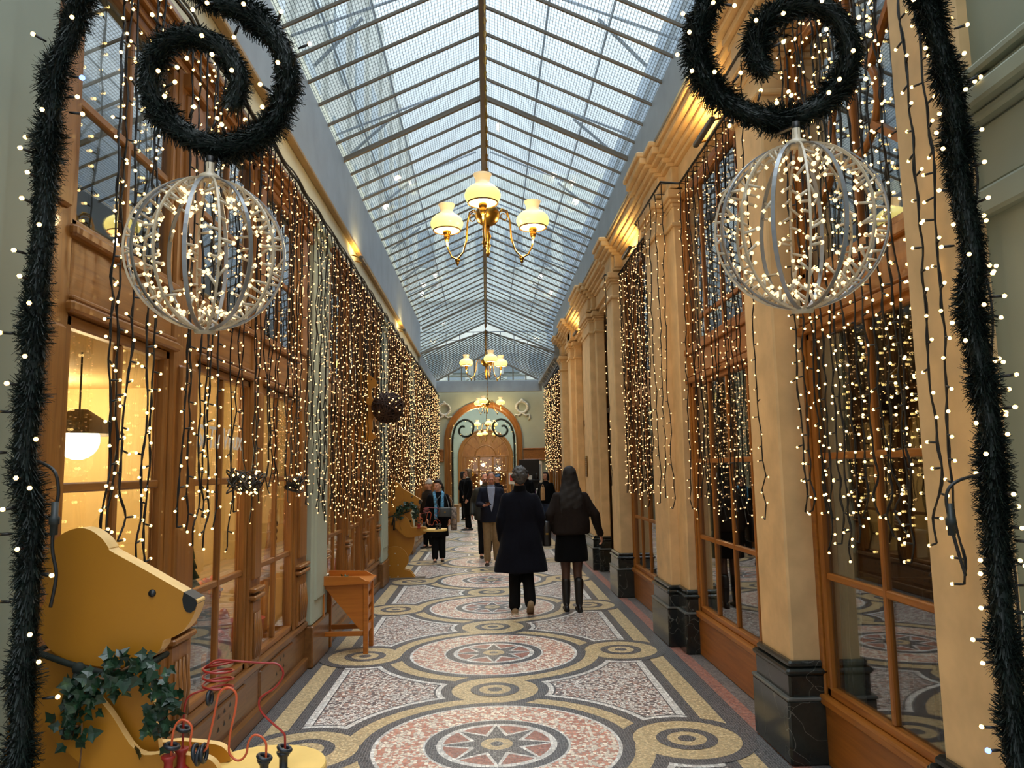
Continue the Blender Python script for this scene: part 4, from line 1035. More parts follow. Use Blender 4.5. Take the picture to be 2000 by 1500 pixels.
# restaurant side
w = MB(); w.box(5.2, 5.3, 2.4, 24, 0, 4.4); w.box(2.05, 5.3, 2.3, 2.4, 0, 4.4); w.box(2.4, 5.3, 10.6, 10.7, 0, 4.4); w.box(2.4, 5.3, 18.2, 18.3, 0, 4.4); w.box(2.4, 5.3, 24, 24.1, 0, 4.4)
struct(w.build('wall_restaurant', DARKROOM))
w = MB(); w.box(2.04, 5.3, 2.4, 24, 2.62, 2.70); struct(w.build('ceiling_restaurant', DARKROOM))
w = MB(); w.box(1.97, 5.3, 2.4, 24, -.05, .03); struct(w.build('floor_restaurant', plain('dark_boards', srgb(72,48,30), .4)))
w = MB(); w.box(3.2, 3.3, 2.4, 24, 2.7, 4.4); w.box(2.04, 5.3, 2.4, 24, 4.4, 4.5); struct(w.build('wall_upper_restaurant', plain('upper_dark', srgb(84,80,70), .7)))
def drape(y0, y1, x, z0, z1, label, tie=0):
    n = 28; rings = []
    for zi in range(9):
        f = zi/8; z = z0+(z1-z0)*f; nar = 1-tie*sin(pi*min(1, f*1.6))*.6
        row = []
        for i in range(n+1):
            u = i/n; y = y0+(y1-y0)*u*nar
            row.append((x+.03*sin(u*26)+.008*sin(z*5+u*9), y, z))
        rings.append(row+[(p[0]+.012, p[1], p[2]) for p in reversed(row)])
    d = MB(); d.loft(rings, 0, True, True)
    tag(d.build('curtain', DRAPE), label, 'curtain')
drape(4.44, 4.28, 2.05, .06, 2.55, 'grey green curtain hanging at the far edge of the nearest restaurant window', .3)
drape(3.05, 3.16, 2.05, .06, 2.55, 'grey green curtain at the near edge of the nearest restaurant window', .3)
drape(7.04, 6.85, 2.05, .06, 2.55, 'pale curtain at the far edge of the second restaurant window', .2)
drape(10.12, 9.95, 2.05, .06, 2.55, 'pale curtain at the far edge of the third restaurant window', .2)
CHW = wood('dark_chair', srgb(84,52,28), srgb(56,32,16), 'z')
def chair(x, y, rz, label):
    t = empty('chair', (x, y, .03), rz, label, 'chair')
    s = MB(); s.bbox(-.2,.2,-.2,.2,.42,.47,.015); s.build('seat', CHW, t, True)
    b = MB(); b.bbox(-.2,.2,.18,.21,.60,.92,.012); b.build('backrest', CHW, t, True)
    for sx in (-.17,.17):
        for sy in (-.17,.18):
            l = MB(); l.tube([(sx,sy,0),(sx,sy,.44 if sy < 0 else .9)], .016, 6); l.build('leg', CHW, t, True)
def dtable(x, y, label):
    t = empty('dining_table', (x, y, .03), 0, label, 'table')
    s = MB(); s.bbox(-.36,.36,-.36,.36,.70,.735,.01); s.build('tabletop', CHW, t, True)
    c = MB(); c.loft([[(-.4,-.4,.55),(.4,-.4,.55),(.4,.4,.55),(-.4,.4,.55)],[(-.38,-.38,.74),(.38,-.38,.74),(.38,.38,.74),(-.38,.38,.74)]], 0, False); c.build('tablecloth', plain('ochre_cloth', srgb(150,124,60), .8), t, True)
    l = MB(); l.lathe([(.2,0),(.2,.02),(.04,.06),(.035,.68),(.1,.70)], 12, (0,0,0)); l.build('pedestal', CHW, t, True)
dtable(2.75, 3.6, 'small table with an ochre cloth behind the nearest restaurant window')
dtable(2.75, 5.9, 'small table with an ochre cloth behind the second restaurant window')
chair(2.75, 4.3, 0, 'dark wooden chair beyond the table in the nearest restaurant window')
chair(2.75, 6.6, 0, 'dark wooden chair beyond the table in the second restaurant window')
chair(2.75, 5.2, pi, 'dark wooden chair on the near side of the second restaurant table')

# ------------------------------------------------------------------ chandeliers
def chandelier(x, y, z, ztop, rot, label):
    """z: level of the shades' rim"""
    t = empty('chandelier', (x, y, z), rot, label, 'chandelier', 'brass chandeliers along the ridge')
    g = MB(); g.ball((0,0,.05), (.10,.10,.095), 20, 12)
    g.lathe([(.02,.14),(.035,.16),(.02,.19),(.012,.22)], 12, (0,0,0)); g.lathe([(.008,-.30),(.018,-.27),(.010,-.25),(.024,-.21),(.012,-.18),(.03,-.13),(.012,-.09),(.02,-.04)], 12, (0,0,0))
    g.build('globe_body', BRASS, t, True)
    c = MB(); hh = ztop-z
    c.tube([(0,0,.2),(0,0,hh)], .006, 6)
    n = int((hh-.22)/.06)
    for i in range(n):
        zc = .24+i*.06; a = (i % 2)*pi/2
        c.tube([(.012*cos(q)*cos(a), .012*cos(q)*sin(a), zc+.035*sin(q)) for q in [2*pi*k/8 for k in range(8)]], .0035, 4, closed=True)
    c.build('chain', BRASS, t, True)
    for k in range(3):
        a = 2*pi*k/3; R = .42; ca, sa = cos(a), sin(a)
        P = lambda r, zz: (r*ca, r*sa, zz)
        ar = MB()
        ar.tube([P(.09,.06),P(.13,.12),P(.18,.11),P(.205,.02),P(.215,-.12),P(.25,-.22),P(.31,-.27),P(.37,-.24),P(.41,-.16),P(R,-.08)], .0075, 8)
        ar.tube([P(.10+.045-.045*cos(q)*(1-q/14), .06+.05*sin(q)*(1-q/14)) for q in [i*.5 for i in range(18)]], .005, 6)
        ar.ball(P(.31,-.275), .022, 8, 6); ar.lathe([(.004,-.05),(.014,-.03),(.008,0)], 8, P(.31,-.275))
        arm = ar.build('arm', BRASS, t, True)
        h = MB(); h.lathe([(.008,-.10),(.022,-.075),(.028,-.05),(.02,-.045),(.032,-.03),(.034,-.012),(.026,.0)], 12, P(R,0)); h.build('socket', BRASS, arm, True)
        s = MB()
        s.lathe([(.112,.0),(.134,.035),(.139,.06),(.128,.095),(.098,.125),(.07,.14)], 28, P(R,0), None, 0, True, False)
        s.lathe([(.07,.14),(.055,.16),(.052,.175),(.062,.205),(.072,.225),(.068,.225),(.048,.178),(.064,.142),(.094,.122),(.122,.092),(.132,.06),(.106,.0)], 28, P(R,0), None, 1, True, False)
        sh = s.build('lamp_shade', [SHADE, SHADE_N], t, True)
        rg = MB(); rg.tube([P(0,0) and (R*ca+.114*cos(q), R*sa+.114*sin(q), .0) for q in [2*pi*i/28 for i in range(28)]], .006, 6, closed=True); rg.build('rim', plain('dark_brass_rim', srgb(96,66,30), .4, .6), sh, True)
        b = MB(); b.ball(P(R,.05), (.045,.045,.05), 12, 8); b.lathe([(.018,0),(.02,.02)], 8, P(R,-.005)); b.build('light_bulb', emis('chandelier_bulb_%d' % k, (1,.86,.55,1), 14), sh, True)
    return t
chandelier(.03, 6.0, 3.72, 5.92, radians(-95), 'nearest brass chandelier with three yellow glass shades under the skylight ridge')
chandelier(.0, 15.2, 3.82, 5.92, radians(-77), 'second brass chandelier farther along the ridge, before the lower skylight')
chandelier(.03, 23.6, 3.74, 5.3, radians(-107), 'small distant brass chandelier hanging just in front of the arch')
chandelier(.0, 31.5, 3.55, 4.9, radians(-80), 'brass chandelier beyond the arch, the upper one seen through it')
chandelier(-.02, 35.2, 3.30, 4.9, radians(-100), 'farthest brass chandelier, lowest of those seen through the arch')
# ------------------------------------------------------------------ helpers for paths
m, nt, N, L = newmat('fir_needles'); v = coords(nt); f = noise(nt, v, 40, 2)
pbr(nt, ramp(nt, f, [(.3, srgb(6,14,12)), (.7, srgb(18,34,28))]), .55, 0, None, 0, .35); FIR = m
SOCK_CLEAR = plain('clear_socket', srgb(190,176,150), .3, 0, .05, 30)
GREENCORD = plain('dark_green_cord', srgb(26,34,26), .8, 0, .2, 60)
def bulb_mesh(name, bm, sm, r=.0072, L_=.034):
    return MB().tube([(0,0,-L_),(0,0,-L_*.6),(0,0,0)], [.0032,.0046,.0046], 6, 1).ball((0,0,.005), r, 6, 4).mesh(name, [bm, sm])
bulb_me = bulb_mesh('bulb', BULB, BLACKWIRE); bulb_ball = bulb_mesh('bulb_ball', BULB_BALL, SOCK_CLEAR, .0068, .036); bulb_blue = bulb_mesh('bulb_blue', BULB_B, BLACKWIRE, .009)
def bulb(root, p, d=(0,0,1), name='light_bulb', me=None, label=None):
    o = bpy.data.objects.new(name, me or bulb_me); COL.objects.link(o); o.parent = root; o.location = p
    o.rotation_euler = Vector(d).to_track_quat('Z', 'Y').to_euler()
    if label: o['label'] = label
    return o

# ------------------------------------------------------------------ fir garlands of the entrance arch
def garland(pts, label, dens, rad, lit, base, name='fir_garland', seed=1, blue=()):
    r = random.Random(seed)
    path = catmull(pts, 8); rs = resample(path, .02)
    t = empty(name, base, 0, label, 'garland')
    g = MB(); g.tube(rs, rad*.55, 8)
    n = int(len(rs)*.02*dens)
    V = []; F = []
    for i in range(n):
        k = r.randrange(len(rs)-1); c = rs[k]; tg = (rs[k+1]-rs[k]).normalized()
        x = tg.orthogonal().normalized(); y = tg.cross(x); a = r.uniform(0, 2*pi)
        d = (x*cos(a)+y*sin(a)); rr = rad*(1+.18*sin(k*.35+sin(k*.13)*2))
        p0 = c+d*rad*.35+tg*r.uniform(-.01,.01); p1 = c+d*rr*r.uniform(.5,1.08)+tg*r.uniform(-.045,.045)+Vector((0,0,-.006))
        s = (p1-p0).cross(d+Vector((.3,.2,.1))).normalized()*.0028
        b = len(V); V += [p0-s, p0+s, p1+s*.4, p1-s*.4]; F.append((b, b+1, b+2, b+3))
    g.add(V, F, 0)
    g.build('fir_tinsel', FIR, t)
    k = 3; pos = []
    while k < len(rs)-2:
        c = rs[k]; tg = (rs[k+1]-rs[k]).normalized(); x = tg.orthogonal().normalized(); y = tg.cross(x)
        a = r.uniform(0, 2*pi); d = x*cos(a)+y*sin(a)
        if d.y > .35: d.y *= -1
        pos.append((c+d*(rad*1.15+.022), d)); k += lit if r.random() < .8 else max(2, lit//2)
    for i, (p, d) in enumerate(pos): bulb(t, Vector(p)-Vector(base), d, me=bulb_blue if i in blue else None, label='blue light bulb' if i in blue else None)
    return t
YG = 2.33
GL = [(-1.36,.04),(-1.36,.5),(-1.353,.883),(-1.356,1.163),(-1.354,1.379),(-1.353,1.601),(-1.385,1.752),(-1.376,1.983),(-1.375,2.22),(-1.366,2.463),(-1.365,2.712),(-1.356,2.969),(-1.31,3.12),(-1.27,3.30),(-1.17,3.43),(-1.02,3.40),(-.92,3.28),(-.849,3.225),(-.732,3.172),(-.641,3.058),(-.622,2.935),(-.661,2.824),(-.738,2.75),(-.85,2.738),(-.97,2.80),(-1.05,2.917),(-1.044,3.030),(-.976,3.10),(-.885,3.097),(-.812,3.04),(-.777,2.952),(-.80,2.86)]
GR = [(1.575,.04),(1.575,.5),(1.574,.937),(1.565,1.235),(1.572,1.543),(1.58,1.78),(1.571,1.942),(1.553,2.19),(1.573,2.393),(1.551,2.618),(1.55,2.884),(1.523,3.065),(1.487,3.249),(1.40,3.42),(1.22,3.52),(1.0,3.50),(.85,3.38),(.77,3.245),(.722,3.153),(.708,3.044),(.746,2.937),(.834,2.86),(.968,2.82),(1.10,2.865),(1.195,2.973),(1.215,3.101),(1.155,3.20),(1.046,3.218),(.945,3.165),(.905,3.081),(.915,3.0),(.963,3.005)]
garland([(x, YG, z) for x, z in GL], 'dark lit fir garland curling into a scroll above the big wooden bear', 7400, .054, 4, (-1.36, YG, 0), seed=2, blue=(41,))
garland([(x, YG, z) for x, z in GR], 'dark lit fir garland curling into a scroll before the nearest stone pilaster', 7400, .055, 3, (1.575, YG, 0), seed=5, blue=(14,))
FG = [(-1.102,.05),(-1.102,.4),(-1.104,2.011),(-1.098,2.662),(-1.05,2.95),(-.943,3.18),(-.699,3.311),(-.48,3.22),(-.423,3.06),(-.508,2.836),(-.70,2.771),(-.86,2.86),(-.883,2.99),(-.80,3.10),(-.69,3.08)]
garland([(x, 24.25, z) for x, z in FG], 'distant fir garland scroll on the wood jamb of the far arch beside the cardboard box', 900, .055, 20, (-1.1, 24.25, 0), seed=8)
garland([(-.23-x, 24.25, z) for x, z in FG], 'distant fir garland scroll on the far arch jamb nearer the stone pilasters', 900, .055, 20, (.87, 24.25, 0), seed=9)

# ------------------------------------------------------------------ light balls
def light_ball(cx, cy, cz, r, label, ztop, tilt, seed):
    rr = random.Random(seed); base = (cx, cy, cz); T_ = Matrix.Rotation(tilt, 3, 'Y') @ Matrix.Rotation(.15, 3, 'X')
    t = empty('light_ball', base, 0, label, 'light ball')
    W = lambda p: Vector(base)+T_ @ Vector(p)
    nr = 16; pos = []
    ring = [0]*nr
    for k in range(nr):
        a = 2*pi*k/nr+.1; rb = MB(); pts = []
        for i in range(25):
            q = -pi/2+.06+(pi-.12)*i/24; pts.append(W((r*cos(q)*cos(a), r*cos(q)*sin(a), r*sin(q))))
        silver = k % 2 == 0
        rings = []
        for i, p in enumerate(pts):
            q = -pi/2+.06+(pi-.12)*i/24; nrm = T_ @ Vector((cos(q)*cos(a), cos(q)*sin(a), sin(q))); tan = T_ @ Vector((-sin(a), cos(a), 0))
            w_, h_ = (.006, .0022) if silver else (.0032, .0032)
            rings.append([p+tan*w_+nrm*h_, p-tan*w_+nrm*h_, p-tan*w_-nrm*h_, p+tan*w_-nrm*h_])
        rb.loft(rings, 0, False); rb.build('hoop', SILVER if silver else SOCK_CLEAR, t)
        for i in range(2, 23, 2 if silver else 1):
            if silver and rr.random() < .5: continue
            q = -pi/2+.06+(pi-.12)*(i+rr.uniform(-.3,.3))/24
            n_ = Vector((cos(q)*cos(a), cos(q)*sin(a), sin(q))); d = Vector((rr.uniform(-1,1), rr.uniform(-1,1), rr.uniform(-.5,.5)))-n_*.9; d.normalize()
            p0 = n_*r*.985; pos.append((p0, d))
    rr.shuffle(pos)
    rest = MB()
    for i, (p0, d) in enumerate(pos):
        pb = p0+d*.037
        if i < 100: bulb(t, T_ @ pb, T_ @ d, me=bulb_ball)
        else: rest.octa(W(pb+d*.005), .0068); rest.tube([W(p0), W(pb)], .0044, 5, 1)
    tag(rest.build('light_bulbs', [BULB_BALL, SOCK_CLEAR], t), kind='stuff')
    h = MB(); h.lathe([(.03,-r-.012),(.034,-r),(.03,-r+.008)], 14, base, T_); h.build('hub', SOCK_CLEAR, t); h = MB(); h.lathe([(.03,r-.008),(.034,r),(.03,r+.01),(.012,r+.02),(.012,r+.05)], 14, base, T_); h.build('hub', SOCK_CLEAR, t)
    c = MB(); top = W((0,0,r+.05)); c.tube([top, ((top.x+cx)/2+.01, cy, (top.z+ztop)/2), (cx-.01, YG, ztop)], .006, 6); c.tube([W((0,0,r+.03)), W((0,0,r+.07))], .012, 6); c.build('hanging_cord', BLACKWIRE, t)
light_ball(-.863, YG, 2.382, .235, 'hoop light ball hanging from the fir scroll above the wooden bear', 2.70, .06, 3)
light_ball(.965, 2.22, 2.42, .25, 'hoop light ball hanging from the fir scroll before the stone pilasters', 2.77, -.04, 4)

# ------------------------------------------------------------------ light curtains
STR = 0
def strand(x, y, zt, zb, label, group, near, wall, rr):
    """one hanging wire with side bulbs; wall: +1 wall at +x, -1 wall at -x"""
    step = rr.uniform(.082, .10); n = int((zt-zb)/step); P = []; ox = oy = 0
    for i in range(n+1):
        z = zt-i*step
        k = .012 if near else .018
        ox = ox*.7+rr.uniform(-k*.6, k*.6); oy = oy*.8+rr.uniform(-k, k)
        end = max(0, (i-(n-5))/5)
        P.append(Vector((x+ox, y+oy+end*rr.uniform(-.05,.05), z)))
    mb = MB(); bulbs = []
    if wall < 0: mb.tube([(XL+.06, y, zt), (XL+.09, y, zt+.012), P[0]], .004, 4)
    else: mb.tube([(XR+.004, y, zt+.004), (XR-.03, y, zt+.012), P[0]], .004, 4)
    if near:
        fine = catmull(P, 3)
        mb.tube(fine, .0042, 5)
        fine2 = [p+Vector((.004*sin(i*.9), .006*sin(i*.55+1), 0)) for i, p in enumerate(fine)]
        mb.tube(fine2, .0036, 4)
    else:
        mb.tube(P, min(.0065, .0045+.00018*(y-4)), 3, 0, False, False)
    for i in range(1, n+1):
        d = Vector((-wall*rr.uniform(-.2,.6), rr.choice((-1,1))*rr.uniform(.6,1), rr.uniform(-.45,.35))).normalized()
        p1 = P[i]+d*.036
        if not near and y < 9: mb.tube([P[i], P[i]+d*.014, p1], [.003,.0045,.0045], 3)
        bulbs.append((p1, d))
    if near:
        o = mb.build('hanging_light_string', BLACKWIRE); tag(o, label, 'light string', group)
        for b, d in bulbs: bulb(o, b, d)
    else:
        s = .0066+min(.0042, .00034*max(0, y-4)); keep = .97 if y < 9 else .78
        for b, d in bulbs:
            if rr.random() < keep: mb.octa(b+d*.006, s*rr.uniform(.8,1.1), 1)
        o = mb.build('hanging_light_string', [BLACKWIRE, BULB_FAR]); tag(o, label, 'light string', group)
    return o
rs_ = random.Random(21)
yl = [3.09,3.15,3.21,3.34,3.47,3.79,3.90,3.99,4.09,4.21,4.33,4.47,4.60,4.72,4.90]
while yl[-1] < 24.0: yl.append(yl[-1]+rs_.uniform(.08,.12)*(1.0 if yl[-1] < 10 else 1.35))
def lgroup(y):
    if y < 3.6: return ('black wire light string with sparse bulbs, before the first toy shop window', 'sparse light strings before the first shop window')
    if y < 6.93: return ('warm light string in the curtain over the second and third toy shop windows', 'light curtain over the second and third shop windows')
    if y < 7.6: return ('warm light string hanging over the nearest grey green pilaster', 'light curtain over the near grey green pilaster')
    if y < 11.5: return ('warm light string in the dense curtain around the small bear that holds a wicker ball', 'light curtain around the wall bear')
    if y < 16: return ('warm light string in the dense curtain above the standing bear far along the shops', 'light curtain above the far bear')
    return ('warm light string in the farthest curtain on the bear side, ending by the arch', 'farthest light curtain on the bear side')
def zbl(y):
    t_ = [(3,1.40),(3.5,1.34),(4.4,1.30),(5.0,1.50),(5.9,1.55),(6.6,1.45),(7.6,1.22),(10.7,1.18),(14,1.30),(18.6,1.42),(25,1.5)]
    for (a, b), (c, d) in zip(t_, t_[1:]):
        if y <= c: return b+(d-b)*max(0, y-a)/(c-a)
    return 1.4
for y in yl:
    lb, gp = lgroup(y)
    strand(-1.51+rs_.uniform(-.02,.02), y, 4.05, zbl(y)+rs_.uniform(-.10,.10), lb, gp, y < 4.35, -1, rs_)
c = MB(); pts = []; q = 2.9
while q < 24.1: pts.append((-1.505, q, 4.06-.03*abs(sin(q*4.2)))); q += .12
c.tube(pts, .012, 5); c.tube([(p[0]+.02, p[1], p[2]+.015*sin(p[1]*9)) for p in pts], .008, 4)
tag(c.build('supply_cable', BLACKWIRE), 'black supply cable along the wooden cornice of the shops', 'cable')
# right side
def rgroup(y):
    if y < 3.0: return ('black wire light string hanging over the nearest stone pilaster', 'light strings over the nearest stone pilaster')
    if y < 4.5: return ('warm light string over the nearest restaurant window, behind the light ball', 'light curtain over the nearest restaurant window')
    if y < 5.0: return ('warm light string hanging along the edge of the second stone pilaster', 'light strings at the second stone pilaster')
    if y < 6.86: return ('warm light string over the second restaurant window', 'light curtain over the second restaurant window')
    if y < 8.25: return ('warm light string hanging over the stepped third stone pilaster', 'light strings over the third stone pilaster')
    if y < 10.2: return ('warm light string over the third restaurant window, in the bay before the recess', 'light curtain over the third restaurant window')
    if y < 12: return ('single light string at the edge of the fourth stone pilaster', None)
    return ('pinkish warm light string in the far dense curtain beyond the last stone pilaster', 'far light curtain beyond the stone pilasters')
near_r = [(1.69,2.84),(1.70,2.73)] + [(1.84, y) for y in (4.36,4.28,4.19,4.10,4.01,3.92,3.84,3.74,3.66,3.57,3.49,3.40,3.31,3.22,3.13,3.07)]
for x, y in near_r:
    lb, gp = rgroup(y); strand(x+rs_.uniform(-.012,.012), y, 4.33, 1.34+rs_.uniform(-.16,.10), lb, gp, True, 1, rs_)
yr = [4.62]; xs = {}
for y in (4.62,): strand(1.68, y, 4.33, 1.36, *rgroup(y), False, 1, rs_)
y = 5.08
while y < 6.8: strand(1.84+rs_.uniform(-.02,.02), y, 4.33, 1.33+rs_.uniform(-.12,.12), *rgroup(y), False, 1, rs_); y += rs_.uniform(.09,.125)
for y in (6.88,7.14,7.40,7.66,7.93): strand(1.68, y, 4.36, 1.38+rs_.uniform(-.1,.1), *rgroup(y), False, 1, rs_)
y = 8.34
while y < 10.1: strand(1.84+rs_.uniform(-.02,.02), y, 4.33, 1.36+rs_.uniform(-.1,.1), *rgroup(y), False, 1, rs_); y += rs_.uniform(.085,.12)
strand(1.68, 10.36, 4.36, 1.42, *rgroup(10.36), False, 1, rs_)
y = 18.55
while y < 23.5: strand(1.80+rs_.uniform(-.03,.03), y, 4.2, 1.7+rs_.uniform(-.1,.1), *rgroup(y), False, 1, rs_); y += rs_.uniform(.085,.125)
c = MB(); pts = [(1.69,2.66,4.36),(1.69,2.84,4.35),(1.69,3.02,4.34),(1.84,3.06,4.34),(1.84,4.46,4.34),(1.67,4.5,4.36),(1.67,4.97,4.36),(1.84,5.02,4.34),(1.84,6.2,4.34),(1.84,6.8,4.34),(1.67,6.84,4.37),(1.67,8.1,4.38),(1.84,8.26,4.34),(1.84,10.15,4.34),(1.67,10.25,4.37),(1.67,10.5,4.38)]
c.tube(pts, .011, 5)
tag(c.build('supply_cable', BLACKWIRE), 'black supply cable looping round the stone pilasters above the restaurant windows', 'cable')
c = MB(); c.tube([(1.77,18.5,4.22),(1.78,21,4.2),(1.77,23.5,4.22)], .014, 5); tag(c.build('supply_cable', BLACKWIRE), 'black supply cable of the far light curtain by the arch', 'cable')
# loose bundle running down the entrance pier
t = empty('hanging_light_string', (1.68, 2.45, 0), 0, 'looped black bundle of light strings down the grey green entrance pier', 'light string')
w = MB(); rb = random.Random(5); bl = []
for j in range(3):
    pts = [(1.76, 2.44, 3.05)] + [(1.67+rb.uniform(-.02,.02)+.006*j, 2.44+rb.uniform(-.02,.02), 2.98-i*.16) for i in range(17)]
    w.tube(catmull(pts, 3), .0042, 5)
    for i, p in enumerate(pts[1:]):
        if rb.random() < .62:
            d = Vector((rb.uniform(-.2,.5), -rb.uniform(.5,1), rb.uniform(-.3,.3))).normalized(); p = Vector(p)
            bl.append((p+d*.036, d))
w.build('wire', BLACKWIRE, t)
for b, d in bl: bulb(t, b-Vector((1.68,2.45,0)), d)
# knots of spare wire in the left curtain
for y, z, lb in ((4.62,1.66,'tangled knot of spare black light wire before the second toy shop window'),(4.95,1.66,'smaller tangle of black light wire between the second and third toy shop windows'),(6.0,1.62,'tangle of black light wire before the third toy shop window')):
    w = MB(); q = []
    for i in range(46): q.append((-1.50+rb.uniform(-.06,.06), y+rb.uniform(-.15,.15), z+rb.uniform(-.07,.07)))
    w.tube(catmull(q, 3), .0045, 4)
    for i in range(9): w.octa((-1.46+rb.uniform(-.04,.04), y+rb.uniform(-.17,.17), z+rb.uniform(-.09,.09)), .009, 1)
    tag(w.build('wire_tangle', [BLACKWIRE, BULB]), lb, 'light string')
# connectors hanging from the garlands
def connector(pts, plug, label):
    t = empty('extension_cable', pts[0], 0, label, 'cable')
    w = MB(); w.tube(catmull(pts, 5), .005, 6); w.build('wire', BLACKWIRE, t)
    p = MB(); p.tube([(plug[0], plug[1], plug[2]+.045), (plug[0], plug[1], plug[2]+.005), (plug[0], plug[1], plug[2]), (plug[0], plug[1], plug[2]-.02), (plug[0], plug[1], plug[2]-.02), (plug[0], plug[1], plug[2]-.05)], [.010,.010,.015,.015,.011,.011], 8); p.build('plug', plain('dark_plug', srgb(30,38,38), .5), t)
connector([(-1.33,2.30,1.75),(-1.27,2.28,1.72),(-1.255,2.28,1.66),(-1.262,2.28,1.60),(-1.265,2.28,1.50),(-1.25,2.28,1.42),(-1.262,2.28,1.33)], (-1.263,2.28,1.585), 'black cable with a plug hanging from the fir garland above the wooden bear')
connector([(1.50,2.28,1.66),(1.42,2.27,1.64),(1.385,2.27,1.60),(1.39,2.27,1.52),(1.405,2.27,1.44),(1.43,2.28,1.36)], (1.392,2.27,1.53), 'black cable with a plug hanging beside the fir garland on the stone pilaster side')

# ------------------------------------------------------------------ wooden bears
SB = .00117
def UV(l): return [((px-100)*SB, (1445-py)*SB) for px, py in l]
def smooth2(l, per=5): return [(p.x, p.y) for p in catmull([(a, b, 0) for a, b in l]+[(l[0][0], l[0][1], 0)], per)][:-1]
HEAD = UV([(135,272),(128,225),(145,175),(175,146),(215,136),(262,146),(300,180),(325,222),(420,282),(520,346),(572,382),(588,398),(584,425),(562,455),(520,482),(470,500),(440,540),(390,580),(320,610),(240,606),(175,570),(140,520),(122,455),(122,385),(140,325),(154,300)])
BODY = UV([(120,560),(200,540),(330,545),(420,560),(455,650),(478,780),(485,900),(478,990),(450,1080),(405,1150),(362,1230),(345,1310),(100,1445),(95,1300),(68,1120),(58,1000),(64,850),(78,690),(95,610)])
ARM = UV([(152,665),(170,622),(230,590),(325,582),(392,632),(425,700),(446,750),(520,758),(605,752),(648,768),(662,796),(644,836),(590,860),(490,884),(402,894),(368,882),(262,790)])
LEG = UV([(98,1445),(92,1300),(64,1140),(88,1068),(146,1024),(220,1010),(300,1026),(360,1075),(396,1145),(398,1228),(366,1286),(348,1316),(420,1338),(464,1388),(470,1436),(440,1445)])
fnb = lambda u, v, t_: (u, t_, v)
BOLT = plain('bolt_zinc', srgb(190,180,160), .35, .6)
HEAD_N = [(.059,1.234),(.066,1.284),(.081,1.322),(.067,1.363),(.067,1.421),(.084,1.48),(.118,1.517),(.166,1.536),(.208,1.53),(.248,1.502),(.27,1.473),(.28,1.46),(.37,1.41),(.465,1.355),(.525,1.32),(.554,1.303),(.559,1.289),(.546,1.247),(.522,1.211),(.489,1.187),(.457,1.177),(.448,1.153),(.422,1.126),(.377,1.105),(.306,1.097),(.231,1.105),(.162,1.121),(.106,1.153),(.074,1.193)]
ARM_N = [(.101,.976),(.111,1.016),(.134,1.044),(.179,1.055),(.242,1.037),(.311,.969),(.399,.849),(.49,.842),(.589,.83),(.627,.817),(.648,.791),(.641,.772),(.542,.768),(.393,.772),(.286,.783),(.202,.841),(.124,.919)]
